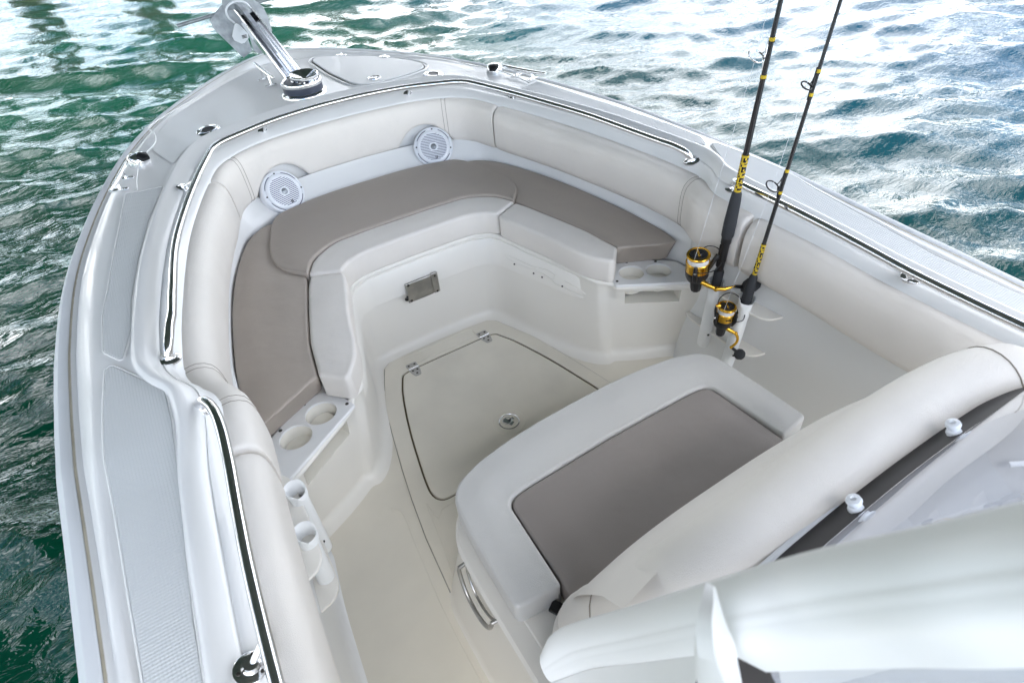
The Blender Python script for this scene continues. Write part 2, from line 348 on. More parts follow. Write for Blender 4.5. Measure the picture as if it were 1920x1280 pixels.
# near shore with tall trees to the left and ahead (seen only as dark reflections in the water)
TR = [(-112,30,13),(-101,31,15),(-91,29,12),(-81,31,16),(-71,29,13),(-62,32,15),(-53,30,14),(-45,32,17),(-37,34,17),(-29,38,21),(-21,42,22),(-13,43,25),(-6,42,23),(1,40,24),(8,38,21),(15,38,20),(22,40,17),(30,46,13),(40,60,13),(52,66,12),(66,64,14)]
def shore():
    b = MB(); rows = []
    for dr, z in ((-3, -.9), (-1, .2), (2, .9), (12, 1.4), (60, 2.2)):
        rows.append([(math.sin(math.radians(d))*(np.interp(d, [t[0] for t in TR], [t[1] for t in TR])+dr), math.cos(math.radians(d))*(np.interp(d, [t[0] for t in TR], [t[1] for t in TR])+dr), z) for d in range(-135, 81, 3)])
    struct(b.grid(rows).build('shore', 'shore'))
shore()
def make_tree(x, y, h, seed, label):
    rng = random.Random(seed); t = thing('shore_tree', label, 'tree', (x, y, 1.2), 'trees along the shore')
    b = MB(); b.tube([(0, 0, -.5), (.1, 0, h*.3), (-.1, .1, h*.6), (0, 0, h*.9)], [h*.035, h*.028, h*.018, .03], 8)
    for i in range(6):
        a = rng.uniform(0, 6.28); z = h*rng.uniform(.3, .7); b.tube([(0, 0, z), (math.cos(a)*h*.25, math.sin(a)*h*.25, z+h*.2)], [h*.012, .02], 5)
    b.build('trunk', 'bark', t)
    c = MB(); cl = [(rng.gauss(0, h*.17), rng.gauss(0, h*.17), h*rng.uniform(.38, .98), h*rng.uniform(.09, .17)) for _ in range(22)]
    for cx, cy, cz, cr in cl:
        for _ in range(75):
            d = Vector((rng.gauss(0, 1), rng.gauss(0, 1), rng.gauss(0, 1))).normalized()*cr*rng.uniform(.5, 1.1); p = Vector((cx, cy, cz))+d
            u = Vector((rng.gauss(0, 1), rng.gauss(0, 1), rng.gauss(0, 1))).normalized(); v = u.orthogonal().normalized(); s_ = h*rng.uniform(.012, .028)
            c.add([p-u*s_, p+v*s_*.6, p+u*s_, p-v*s_*.6], [(0, 1, 2, 3)])
    c.build('crown', 'leaf', t, smooth=False); return t
for i, (deg, r_, h) in enumerate(TR):
    a = math.radians(deg); make_tree(math.sin(a)*r_, math.cos(a)*r_, h, 100+i, 'leafy tree standing on the shore across the water')

# boathouse roof the boat lies under
rf = thing('boathouse_roof', 'dark boarded roof on posts above the moored boat', 'roof', (ROOF_X0, ROOF_Y0, WATER_Z))
bb = MB(); nb = int((ROOF_X1-ROOF_X0)/.3)
bb.box(((ROOF_X1-ROOF_X0)/2, (ROOF_Y1-ROOF_Y0)/2, ROOF_Z-WATER_Z+.06), (ROOF_X1-ROOF_X0, ROOF_Y1-ROOF_Y0, .05))
for i in range(nb):
    bb.box(((i+.5)*.3, (ROOF_Y1-ROOF_Y0)/2, ROOF_Z-WATER_Z+.02*(i % 2)), (.285, ROOF_Y1-ROOF_Y0, .04))
o = bb.build('roof_boards', 'wood', rf, smooth=False); o['kind'] = 'stuff'
for i in range(5):
    MB().box(((ROOF_X1-ROOF_X0)/2, .3+i*(ROOF_Y1-ROOF_Y0-.6)/4, ROOF_Z-WATER_Z-.14), (ROOF_X1-ROOF_X0, .14, .22)).build('beam', 'wood', rf, smooth=False)
for x in (.3, ROOF_X1-ROOF_X0-.3):
    for y in (.3, ROOF_Y1-ROOF_Y0-.3):
        if y > 3 and x > 4: continue
        MB().lathe([(.14, -1.5), (.14, ROOF_Z-WATER_Z-.25)], (x, y, 0), (0, 0, 1), 14).build('post', 'wood', rf)

# ------------------------------------------------------------------ the boat
boat = thing('motorboat', 'white centre console motorboat with open bow seating, moored on green water', 'motorboat', (0, 0, 0))
# feature lines, starboard half, aft -> bow centre
CO = [(1.125,-2.5,.85),(1.122,.3,.862),(1.119,.767,.876),(1.104,1.036,.908),(1.086,1.28,.928),(1.064,1.45,.948),(1.055,1.528,.957),(1.066,1.585,.964),(1.105,1.65,.966),(1.127,1.73,.968),(1.113,1.88,.978),(1.09,2.03,.988),(1.028,2.343,1.006),(.963,2.61,1.022),(.874,2.867,1.042),(.80,3.04,1.058),(.725,3.175,1.074),(.61,3.265,1.083),(.42,3.335,1.087),(.21,3.365,1.088),(0,3.375,1.088)]
L5 = [(1.235,-2.5,.90),(1.232,.3,.908),(1.225,.76,.930),(1.205,1.037,.968),(1.183,1.275,1.00),(1.153,1.43,1.028),(1.149,1.515,1.038),(1.157,1.59,1.043),(1.200,1.675,1.046),(1.226,1.775,1.049),(1.220,1.92,1.053),(1.205,2.06,1.058),(1.150,2.38,1.076),(1.072,2.71,1.090),(.965,3.05,1.107),(.875,3.27,1.125),(.78,3.405,1.143),(.66,3.485,1.150),(.43,3.555,1.155),(.21,3.60,1.158),(0,3.615,1.158)]
L0 = [(1.47,-2.5,.83),(1.463,.3,.868),(1.461,.8,.905),(1.470,1.05,.92),(1.481,1.3,.935),(1.489,1.45,.943),(1.492,1.53,.948),(1.493,1.6,.950),(1.4945,1.7,.954),(1.4945,1.8,.958),(1.493,1.93,.965),(1.488,2.1,.974),(1.458,2.49,.995),(1.405,2.8,1.015),(1.285,3.28,1.045),(1.125,3.72,1.078),(.93,4.06,1.110),(.70,4.33,1.138),(.43,4.60,1.162),(.19,4.80,1.175),(0,4.86,1.18)]
def off(Lx, d, dz=0.):
    """offset a half line horizontally by d to inboard (left of travel aft->bow for starboard)"""
    P = [np.array(p, float) for p in Lx]; o = []
    for i, p in enumerate(P):
        di = d[i] if hasattr(d, '__len__') else d
        a = P[i-1] if i else p; b = P[i+1] if i < len(P)-1 else np.array([-P[i-1][0], P[i-1][1], p[2]])
        t = (b-a)[:2]; t /= np.linalg.norm(t)+1e-9; q = p.copy(); q[0] += -t[1]*di; q[1] += t[0]*di
        if i == len(P)-1: q[0] = 0
        q[2] += dz[i] if hasattr(dz, '__len__') else dz; o.append(q)
    return o
def lerpL(A, B, t, dz=0.): return [np.array(a)*(1-t)+np.array(b)*t+np.array([0, 0, dz]) for a, b in zip(A, B)]
def full(Lx, n=6):
    """port aft -> bow -> starboard aft"""
    P = [tuple(p) for p in Lx]; Q = [(-p[0], p[1], p[2]) for p in P]+P[::-1][1:]
    return catmull(Q, n)
n_ = len(L0)
ins = [.10,.10,.10,.10,.11,.12,.125,.13,.135,.14,.145,.15,.155,.16,.15,.13,.11,.10,.09,.085,.08]
L1 = off(L0, .045, .012); L3 = off(L0, ins); L3 = [np.array([p[0], p[1], q[2]-.022]) for p, q in zip(L3, L5)]
L3[-1][2] = L3[-2][2] = L3[-1][2]
L2a = off(L0, .062, .004); L2b = lerpL(L2a, L3, .35, .010); L2c = lerpL(L2a, L3, .8, .008)
flat_in = off(L5, -.022, -.018)
rows = [off(L0, -.0), off(L0, .012, .012), off(L0, .030, .014), off(L0, .040, .008)]
hull_rows = [off(L0, [-.0]*n_, -.0), off(L0, -.012, -.012), off(L0, -.012, -.05), off(L0, .004, -.06), off(L0, [.02]*n_, -.12), off(L0, [.10]*19+[.05, .03], -.55), off(L0, [.22]*19+[.12, .08], -1.0), off(L0, [.36]*19+[.3, .3], -1.6)]
MB().grid([full(r) for r in hull_rows[3:]]).build('hull', 'gel', boat)
MB().grid([full(r) for r in hull_rows[:4][::-1]+rows[1:]]).build('rub_rail', 'rub', boat)
MB().grid([full(r) for r in (off(L0, .041, .0085), off(L0, .045, .0095), off(L0, .049, .0085))]).build('rail_sealant', 'tan', boat)
coam_a = off(L5, .010, .001); coam_b = off(L5, .026, -.010)
mid1 = lerpL(off(L5, .026, -.010), CO, .28, .003); mid2 = lerpL(off(L5, .026, -.010), CO, .40, -.003); mid2b = lerpL(off(L5, .026, -.010), CO, .46, .004); mid3 = lerpL(off(L5, .026, -.010), CO, .72, .011)
lip = off(CO, -.012, .006)
deck_rows = [off(L0, .048, .0088), L2a, L2b, L2c, L3, off(L5, -.05, -.0205), flat_in, off(L5, -.012, -.013), off(L5, -.004, -.001), L5, coam_a, coam_b, mid1, mid2, mid2b, mid3, lip, CO, off(CO, .004, -.012), off(CO, .002, -.05), off(CO, -.004, -.30)]
MB().grid([full(r, 8) for r in deck_rows]).build('deck', 'gel', boat, sharp=60)

# matt non-skid over the whole foredeck
def cut(Lx, i0): return [tuple(p) for p in Lx[i0:]]
fd = [cut(off(L3, .012, .0030), 15), cut(lerpL(L3, off(L5, -.05, -.0205), .5, .0032), 15), cut(off(L5, -.05, -.0170), 15), cut(off(L5, -.030, -.0145), 15)]
MB().grid([full(r, 8) for r in fd]).build('foredeck_nonskid', 'deck', boat)

# non-skid panels laid on the side decks
def dz_at(x, y):
    L_ = np.array(L5); return float(np.interp(y, L_[:16, 1], L_[:16, 2]))-.018
def panel(P, name, m, z=.0035, parent=boat, r=.002):
    return slab(name, resample(roundpoly(P, .018), .03), lambda x, y: dz_at(x, y)-.006, lambda x, y: dz_at(x, y)+z, m, parent, r=r, seg=2, bottom=False)
PA = [(1.272,1.828),(1.232,1.985),(1.216,2.15),(1.165,2.42),(1.09,2.74),(.99,3.05),(1.09,3.06),(1.15,3.08),(1.195,2.805),(1.237,2.561),(1.269,2.346),(1.292,2.22),(1.309,2.119),(1.319,1.912)]
PB = [(1.302,1.818),(1.174,1.603),(1.176,1.47),(1.197,1.26),(1.22,1.062),(1.237,.90),(1.246,.761),(1.250,.3),(1.25,-1.2),(1.345,-1.2),(1.346,.3),(1.347,.836),(1.347,1.236),(1.349,1.436),(1.334,1.65),(1.320,1.812)]
for P in (PA, PB):
    for Q in (P, mir(P)):
        po = panel(Q, 'nonskid_panel', 'skid'); rp_ = resample(roundpoly(Q, .018), .03)
        MB().tube([(x, y, dz_at(x, y)+.0012) for x, y in inset(rp_ if area2(rp_) > 0 else rp_[::-1], -.004)], .0024, 5, closed=True).build('panel_rim', 'gel', po)
# bow deck plates: port, starboard of the anchor locker hatch
def zb(x, y):
    r = min(1, max(0, (y-3.0)/1.6)); return 1.088+.052*r**.8 if y > 3.0 else dz_at(x, y)

def DKZ(y):
    return float(np.interp(y, [3.0, 3.45, 3.6, 4.0, 4.4, 4.7], [1.09, 1.126, 1.137, 1.142, 1.146, 1.15]))
# cockpit liner: wall behind bolsters, ledge, seat riser
def half(P, n=4): return [(-p[0],)+tuple(p[1:]) for p in P]+[tuple(p) for p in P[::-1]][1:]
LB = off(CO, .035); LB = [np.array([p[0], p[1], c[2]-.245]) for p, c in zip(LB, CO)]
# ledge foot line (outer edge of the seats), aft part falls to the floor
LD = []
for p in CO:
    y = p[1]
    if y < 1.56: LD.append(None)
LDs = [(1.050,1.60,.66),(1.053,1.668,.67),(1.040,1.80,.675),(1.025,1.95,.68),(1.015,2.082,.685),(.955,2.40,.70),(.89,2.66,.71),(.80,2.89,.72),(.735,3.03,.725),(.66,3.10,.73),(.55,3.145,.735),(.36,3.185,.735),(.19,3.20,.735),(0,3.205,.735)]
LBs = [tuple(LB[i]) for i in range(7, n_)]
assert len(LBs) == len(LDs), (len(LBs), len(LDs))
def low(P, d): return [(p[0], p[1], p[2]-d) for p in P]
mid_l = [tuple(.5*np.array(a)+.5*np.array(b)+np.array((0, 0, -.006))) for a, b in zip(LBs, LDs)]
MB().grid([full([tuple(p) for p in LB], 8)[0:0] or full(LBs, 8), full(mid_l, 8), full(LDs, 8), full(low(LDs, .25), 8)]).build('seat_ledge', 'gel', boat, sharp=50)
# side walls aft of the seats
for s in (1, -1):
    A = [tuple(LB[i]) for i in range(0, 9)]
    ys = [p[1] for p in A]
    rws = [[(s*p[0], p[1], p[2]+.02) for p in A], [(s*(p[0]-.004), p[1], p[2]-.05) for p in A], [(s*(p[0]-.006), p[1], .35) for p in A], [(s*(p[0]-.010), p[1], .06) for p in A], [(s*(p[0]-.016), p[1], .025) for p in A], [(s*(p[0]-.030), p[1], .006) for p in A], [(s*(p[0]-.05), p[1], -.003) for p in A]]
    rws = [catmull(r, 6) for r in rws]
    MB().grid(rws).build('side_wall', 'gel', boat)
# seat riser (well wall)
zs = lambda y: .68+.06*(y-1.82)
T = [(.664,1.735),(.652,1.765),(.602,1.80),(.558,1.95),(.468,2.25),(.425,2.40),(.385,2.465),(.30,2.50),(.12,2.507),(0,2.508)]
F = [(.720,1.775),(.690,1.800),(.655,1.83),(.60,1.92),(.495,2.19),(.432,2.45),(.380,2.525),(.28,2.55),(.12,2.553),(0,2.555)]
T = [(1.075,1.440),(.90,1.564),(.78,1.649),(.705,1.702),(.674,1.730)]+T[1:]; F = [(1.10,1.598),(.97,1.668),(.88,1.712),(.80,1.758),(.73,1.80)]+F[1:]
zt = lambda y: zs(y)-.122
def toff(P, d): return [(p[0], p[1]) for p in off([(a[0], a[1], 0) for a in P], d)]
def rowT(t, z, d=0.):
    P = [((1-t)*a[0]+t*b[0], (1-t)*a[1]+t*b[1]) for a, b in zip(T, F)]
    P = toff(P, d) if d else P
    return catmull([(-x, y, z(y) if callable(z) else z) for x, y in P]+[(x, y, z(y) if callable(z) else z) for x, y in P[::-1][1:]], 6)
def ztw(y, dz=0.): return (PLZ if y < 1.735 else zt(y) if y > 1.80 else PLZ+(zt(1.80)-PLZ)*(y-1.735)/.065)-dz
PLZ = .530
R_ = [rowT(0, lambda y: ztw(y, .004), -.022), rowT(0, lambda y: ztw(y, .002), -.01), rowT(0, lambda y: ztw(y, .006), -.002), rowT(0, lambda y: ztw(y, .018), 0), rowT(.02, lambda y: ztw(y, .030), -.006), rowT(.06, lambda y: ztw(y, .044), -.011), rowT(.12, lambda y: ztw(y, .120), -.012), rowT(.4, .30, -.011), rowT(.72, .16, -.008), rowT(.93, .06, -.004), rowT(1, .045, -.002), rowT(1, .028, .006), rowT(1, .012, .022), rowT(1, .003, .042), rowT(1, -.003, .062)]
rb_ = MB().grid(R_); nc_ = len(R_[0]); keep = []
for q in rb_.f:
    i, j = q[0]//nc_, q[0] % nc_; x_ = abs(R_[3][j][0]); x2_ = abs(R_[3][(j+1) % nc_][0])
    if i == 5 and .70 < x_ < .955 and .70 < x2_ < .955 and R_[3][j][1] < 1.72: continue
    keep.append(q)
rb_.f = keep; rb_.build('seat_riser', 'gelw', boat, sharp=75)
# cubby boxes behind the openings
for s in (1, -1):
    cols = [j for j in range(nc_) if .70 < s*R_[3][j][0] < .955 and R_[3][j][1] < 1.72]
    up = [np.array(R_[5][j]) for j in cols]; dn = [np.array(R_[6][j]) for j in cols]; dp = np.array((s*.085, .17, 0))
    ub = [p+dp+np.array((0, 0, -.004)) for p in up]; db = [p+dp for p in dn]
    c = MB().grid([up, ub, db, dn]); c.add([up[0], ub[0], db[0], dn[0], up[-1], ub[-1], db[-1], dn[-1]], [(0, 1, 2, 3), (7, 6, 5, 4)]); c.build('cubby', 'well', boat, sharp=20)
# seat base top (under the cushions)
BP = [(.60,1.90),(.60,1.82)]
base = [(1.05,1.86),(1.02,2.08),(.955,2.40),(.89,2.66),(.80,2.89),(.66,3.10),(.36,3.185),(0,3.205)]
inner = [(.61,1.86),(.558,1.95),(.468,2.25),(.425,2.40),(.385,2.465),(.30,2.50),(0,2.508)]
outl = [(-x, y) for x, y in base]+base[::-1][1:]+inner+[(-x, y) for x, y in inner[::-1]][1:]
slab('seat_base', outl, .40, lambda x, y: zt(y)-.03, 'gelw', boat, r=.004, seg=1)

# cup holder panels
def cup_panel(s):
    P = [(.664,1.722),(.705,1.838),(.755,1.878),(.82,1.868),(.918,1.805),(.985,1.757),(1.035,1.70),(1.035,1.478)]
    P = roundpoly(P, [.010,.04,.05,.05,.05,.05,.02,.02], 5); P = [(s*x, y) for x, y in P]
    C = [(.793,1.760),(.911,1.695)]; Hs = [circ(s*x, y, .062, 30) for x, y in C]
    o = slab('cup_holder_panel', P, PLZ, PLZ+.013, 'gel', boat, r=.004, seg=2, holes=Hs)
    for x, y in C:
        MB().lathe([(.0635, .009), (.0615, 0), (.060, -.03), (.055, -.078), (.045, -.088), (.0, -.088)], (s*x, y, PLZ), (0, 0, 1), 32, caps=False).build('cup_well', 'well', o)
        MB().box((s*x, y, PLZ-.083), (.006, .095, .006), Matrix.Rotation(s*.5, 3, 'Z')).build('cup_rib', 'well', o)
    for x, y in ((.690,1.745),(.835,1.845),(.952,1.762)):
        MB().lathe([(.0, .003), (.005, .0025), (.0075, 0), (.0075, -.002)], (s*x, y, PLZ+.0135), (0, 0, 1), 10).build('screw', 'screw', o)
    # cream gasket seam between panel and cushion side
    return o
for s in (1, -1): cup_panel(s)

# floor, raised centre panel, hatch
fl = [(1.11,-2.5),(1.11,1.72),(.80,1.85),(.70,1.92),(.55,2.45),(.42,2.62),(0,2.66)]
slab('cockpit_floor', resample(fl+mir(fl)[::-1][1:], .2), -.03, 0.0, 'floor', boat, r=.002, seg=1)
PN = [(.641,1.083),(.619,1.369),(.590,1.58),(.559,1.76),(.515,1.98),(.468,2.2),(.362,2.462),(.325,2.492),(.2,2.503),(0,2.507)]
PN = [(.655,.2),(.652,.7)]+PN
HT = [(0,1.484),(.43,1.484),(.475,1.490),(.503,1.520),(.510,1.58),(.483,1.744),(.429,1.99),(.362,2.219),(.318,2.322),(.300,2.350),(.262,2.362),(.15,2.366),(0,2.367)]
def sym(P): return [(x, y) for x, y in P]+[(-x, y) for x, y in P[::-1] if abs(x) > 1e-6]
hto = resample(catmull([(x, y, 0) for x, y in sym(HT[1:-1])], 3, True), .03)
MB().tube([(x, y, .0008) for x, y in PN[1:-1]]+[(-x, y, .0008) for x, y in PN[1:-1][::-1]], .0042, 6).build('panel_sealant', 'grout', boat)
slab('floor_panel', resample(sym(PN), .05), -.002, .009, 'floor', boat, r=.005, seg=3, holes=[hto])
g = area2(hto) > 0
inn = inset(hto if g else hto[::-1], .0105)
slab('hatch_gutter', inset(hto if g else hto[::-1], -.004), -.028, -.020, 'gold2', boat, r=.002, seg=1)  # gutter coloured dark to deepen the gap's shade
MB().tube([(x, y, .0015) for x, y in inset(hto if g else hto[::-1], .0048)], .0040, 6, closed=True).build('hatch_gap_shade', 'gapshade', boat)  # dark strip added in the gap to stand in for its shade
fh = slab('floor_hatch', inn, -.018, .011, 'hatch', boat, r=.005, seg=3)
# thin moulded border lines beside the hatch and in front of it
MB().tube([(x, y, .0095) for x, y in ((-.235,2.395),(-.25,2.41),(-.245,2.465),(-.22,2.475),(.18,2.478),(.20,2.465),(.205,2.41),(.18,2.395))], .0022, 6, closed=True).build('moulded_line', 'floor', boat)
for s in (1, -1):
    MB().tube(catmull([(s*x, y, .0095) for x, y in ((.625,.75),(.60,1.15),(.575,1.30),(.545,1.52),(.535,1.42),(.50,1.455),(.20,1.458))], 4), .0022, 6).build('moulded_line', 'floor', boat)
    MB().tube(catmull([(s*x, y, .001) for x, y in ((.69,.2),(.695,1.0),(.668,1.38),(.655,1.50),(.660,1.565),(.690,1.59))], 4), .0022, 6).build('moulded_line', 'floor', boat)
def floor_hinge(x, y, s):
    b = MB(); P = roundpoly([(x-.032,y+.045),(x+.032,y+.045),(x+.030,y-.02),(x+.018,y-.068),(x-.018,y-.068),(x-.030,y-.02)], .010, 3)
    h = slab('hatch_hinge', P, .0105, .0145, 'steel', fh, r=.0015, seg=2)
    MB().tube([(x-.032, y, .0150), (x+.032, y, .0150)], .0045, 10).build('hinge_pin', 'chrome', h)
    for dx, dy in ((-.018,.028),(.018,.028),(-.014,-.022),(.014,-.022),(0,-.05)):
        MB().lathe([(0, .0012), (.0062, .0004), (.0066, -.001)], (x+dx, y+dy, .0148), (0, 0, 1), 10).build('hinge_screw', 'screw', h)
floor_hinge(-.226, 2.362, 1); floor_hinge(.234, 2.366, 1)
def flush_latch(x, y, z, r, parent, tilt=(0, 0, 1)):
    l = MB().lathe([(r*1.02, 0), (r, .003), (r*.93, .004), (r*.87, .001), (r*.84, -.004), (0, -.004)], (x, y, z), tilt, 32, caps=False).build('flush_latch', 'chrome', parent)
    MB().lathe([(r*.83, -.0025), (0, -.0020)], (x, y, z), tilt, 28, caps=False).build('latch_dish', 'black', l)
    b = MB(); b.box((x-.1*r, y, z+.001), (r*.5, r*1.1, .005), Matrix.Rotation(.5, 3, 'Z')); b.box((x+.25*r, y+.1*r, z+.001), (r*.7, r*.32, .005), Matrix.Rotation(.2, 3, 'Z'))
    b.tube([(x+.45*r*math.cos(a)-.1*r, y+.42*r*math.sin(a)+.15*r, z+.003) for a in np.linspace(0, 6.1, 16)], .0022*r/.05, 6, closed=True)
    b.build('latch_handle', 'chrome', l, bevel=.001); return l
flush_latch(0.002, 1.711, .0125, .052, fh)
MB().tube([(.002+.082*math.cos(a), 1.711+.082*math.sin(a), .0108) for a in np.linspace(0, 2*math.pi, 40, endpoint=False)], .0016, 5, closed=True).build('moulded_ring', 'hatch', fh)
# access plate on the forward riser
ap = thing  # (plate is a part of the boat)
pl = MB(); cxp, czp = -.035, .405
for ddx, wd in ((-.017, .150), (.078, .038)):
    pl.box((cxp+ddx, 2.489+(.004 if ddx < 0 else 0), czp+.06*ddx), (wd, .014, .122 if ddx < 0 else .128))
plate = pl.build('access_plate', 'steel', boat, bevel=.005)
for sx in (-.085, .088):
    for sz in (-.05, .05):
        MB().lathe([(0, .003), (.006, .002), (.0085, 0), (.0085, -.004)], (cxp+sx*.9, 2.4835+(.002 if sx < 0 else 0), czp+sz), (0, -1, 0), 10).build('screw', 'screw', plate)
MB().lathe([(.006, 0), (.006, .018), (.010, .020), (.010, .028), (0, .029)], (-.128, 2.490, .385), (-.5, -.8, .1), 12).build('plug', 'black', plate)
# little latch holes on the starboard riser and a moulded finger pull
for ln in ([(0.432,2.377,0.493),(0.483,2.189,0.487),(0.495,2.145,0.495),(0.512,2.081,0.504),(0.524,2.04,0.491),(0.521,2.049,0.448),(0.54,1.98,0.44),(0.567,1.881,0.441),(0.576,1.848,0.458),(0.567,1.881,0.47),(0.54,1.98,0.484)], [(0.432,2.377,0.493),(0.434,2.367,0.472),(0.468,2.246,0.465),(0.5,2.125,0.469),(0.52,2.055,0.458)]): MB().tube(catmull(ln, 4), .0022, 6).build('moulded_line', 'gelw', boat)
for i, (x, y, z) in enumerate([(0.446,2.31,0.453),(0.483,2.176,0.448),(0.498,2.118,0.448),(0.534,1.986,0.447)]):
    MB().lathe([(0, .002), (.0045, .0015), (.0055, -.002)], (x, y, z), (-.93, -.35, 0), 8).build('screw_hole', 'screw', boat)
# ------------------------------------------------------------------ bolsters
DH = catmull([tuple(p) for p in CO], 10)                       # starboard half dense, aft -> centre
PATH = [np.array((-p[0], p[1], p[2])) for p in DH]+[p for p in DH[::-1][1:]]   # port aft -> starboard aft
PATH = np.array(PATH)
def even(P, step):
    d = np.r_[0, np.cumsum(np.linalg.norm(np.diff(P, axis=0), axis=1))]; n = max(2, int(d[-1]/step)+1); t = np.linspace(0, d[-1], n)
    return np.stack([np.interp(t, d, P[:, k]) for k in range(3)], 1)
PATH = even(PATH, .012)
sm = PATH.copy()
for _ in range(260):
    sm[1:-1] = .25*sm[:-2]+.5*sm[1:-1]+.25*sm[2:]
tan_ = np.gradient(sm, axis=0); tan_ /= np.linalg.norm(tan_, axis=1)[:, None]
NRM = np.stack([tan_[:, 1], -tan_[:, 0], 0*tan_[:, 0]], 1); NRM /= np.linalg.norm(NRM, axis=1)[:, None]
SEC = [(.002,.016),(.006,.008),(.016,.003),(.034,.004),(.056,.014),(.074,.032),(.084,.058),(.088,.09),(.0895,.13),(.0895,.17),(.088,.205),(.082,.226),(.070,.239),(.05,.246),(.03,.248),(.012,.244),(.004,.235)]
def bolster(i0, i1, name='bolster', lift=None, seams=(), m='vin', squash=None):
    rows = []; n = i1-i0
    for i in range(i0, i1+1):
        e = min(i-i0, i1-i)*.012; k = 1.0
        if e < .024: k = .95+.05*math.sqrt(max(0, 1-(1-e/.024)**2))
        for s_ in seams:
            dd = abs(i-s_)*.012
            if dd < .02: k *= .962+.038*(dd/.02)**.6
        p = .72*PATH[i]+.28*sm[i]; lf = lift(PATH[i]) if lift else 0.
        cu, cv = .045, .125; row = []; bw_ = 1-.42*min(1, max(0, (PATH[i][1]-2.9)/.35))
        for u, v in SEC:
            uu = (cu+(u-cu)*k)*bw_; vv = cv+(v-cv)*k
            if u <= .006: uu = u-.03
            if lf > 0 and v > .10: vv = .10+(v-.10)*(1-lf)
            row.append(PATH[i]*0+np.array([p[0]+NRM[i][0]*uu, p[1]+NRM[i][1]*uu, PATH[i][2]-vv]))
        rows.append(row)
    o = MB().grid(rows, closed_u=True, cap0=True, cap1=True).build(name, m, boat, sharp=70)
    for s_ in seams:
        for off_i in ((-1, 1) if i1-i0 > 6 else (0,)):
            j = s_+off_i; row = rows[j-i0]; MB().tube([Vector(q) for q in row[1:-3]], .0013, 5).build('seam', 'seam', o)
    return o
def ix(side, y=None, x=None):
    best = None
    for i, p in enumerate(PATH):
        if side*p[0] < 0: continue
        e = abs(p[1]-y) if y is not None else abs(abs(p[0])-x)
        if y is not None and p[1] > 3.3: continue
        if x is not None and p[1] < 3.15: continue
        if best is None or e < best[0]: best = (e, i)
    return best[1]
def spk_lift(p):
    d = abs(abs(p[0])-.455); return .0 if d > .17 or p[1] < 3.0 else .78*(1-(d/.17)**2.2)
a, b = ix(-1, 3.05), ix(1, 3.0)
bolster(a, b, lift=spk_lift, seams=(ix(-1, x=.655), ix(1, x=.60)))
bolster(ix(-1, 1.343), a-1, seams=(ix(-1, 1.745), ix(-1, 1.54)))
bolster(b+1, ix(1, 1.343), seams=(ix(1, 1.70), ))
bolster(2, ix(-1, 1.330)); bolster(ix(1, 1.330), len(PATH)-3)

# ------------------------------------------------------------------ bow seat cushions (lift out)
def rim(P, z, m, parent, name='piping', r=.0022, step=.02): return MB().tube([(x, y, z(x, y) if callable(z) else z) for x, y in P], r, 6).build(name, m, parent)
ZT = lambda x, y: zs(y)-.006
def side_cushion(s, label):
    t = thing('seat_cushion', label, 'cushion', (s*.75, 2.0, .55), 'bow seat cushions')
    inv = lambda o: (setattr(o, 'location', (-s*.75, -2.0, -.55)), o)[1]
    tp = [(1.020,1.675),(1.035,1.80),(1.018,2.02),(.958,2.37),(.89,2.63),(.805,2.86),(.735,2.99),(.66,3.055),(.600,3.075),(.572,3.045),(.618,2.93),(.662,2.80),(.676,2.68),(.650,2.575),(.585,2.490),(.608,2.394),(.663,2.215),(.716,2.026),(.726,1.97),(.748,1.823)]
    tp = [(s*x, y) for x, y in tp]; rr = [.05,.05,.2,.2,.2,.1,.1,.08,.02,.02,.08,.08,.08,.08,.02,.08,.08,.06,.06,.008]
    P = resample(roundpoly(tp, rr), .025)
    A = inv(slab('taupe_pad', P, .546, ZT, 'taupe', t, r=.013, seg=4, rb=.008, crown=.009))
    st = [(.572,2.468),(.430,2.408),(.432,2.365),(.482,2.20),(.524,2.06),(.548,1.933),(.582,1.83),(.640,1.745),(.664,1.738),(.744,1.818),(.722,1.97),(.712,2.026),(.659,2.215),(.604,2.394)]
    st = [(s*x, y) for x, y in st]
    Q = resample(roundpoly(st, [.02,.012,.05,.1,.1,.1,.06,.014,.014,.008,.06,.06,.08,.08]), .02)
    B = inv(slab('front_roll', Q, lambda x, y: zt(y), lambda x, y: zs(y)+.002, 'vin', t, r=.017, seg=5, rb=.010, crown=.005))
    # double stitched seam along the roll's inner top edge
    line = catmull([(s*x, y, zs(y)-.0045) for x, y in ((.450,2.400),(.449,2.36),(.496,2.205),(.538,2.065),(.562,1.938),(.594,1.842),(.645,1.765))], 8)
    inv(MB().tube(line, .0013, 5).build('stitching', 'seam', B))
    line = catmull([(s*x, y, zs(y)-.001) for x, y in ((.459,2.402),(.458,2.362),(.505,2.207),(.547,2.067),(.571,1.942),(.602,1.85),(.650,1.776))], 8)
    inv(MB().tube(line, .0009, 5).build('stitching', 'seam', B))
    inv(MB().tube(catmull([(s*x, y, zs(y)-.003) for x, y in ((.655,1.752),(.70,1.792),(.736,1.822))], 4), .0013, 5).build('stitching', 'seam', B))
    inv(MB().tube([(s*x, y, ZT(x, y)-.010) for x, y in ((.752,1.815),(.86,1.757),(1.0,1.683))], .0014, 5).build('stitching', 'seam', A))
    return t
side_cushion(-1, 'taupe cushion along the left side of the bow, beside the left cup holders')
side_cushion(1, 'taupe cushion along the right side of the bow, ending beside the fishing rods')
t = thing('seat_cushion', 'curved middle bow seat cushion in taupe with cream front roll, below the two round speakers', 'cushion', (0, 2.8, .55), 'bow seat cushions')
def ctr(o): o.location = (0, -2.8, -.55); return o
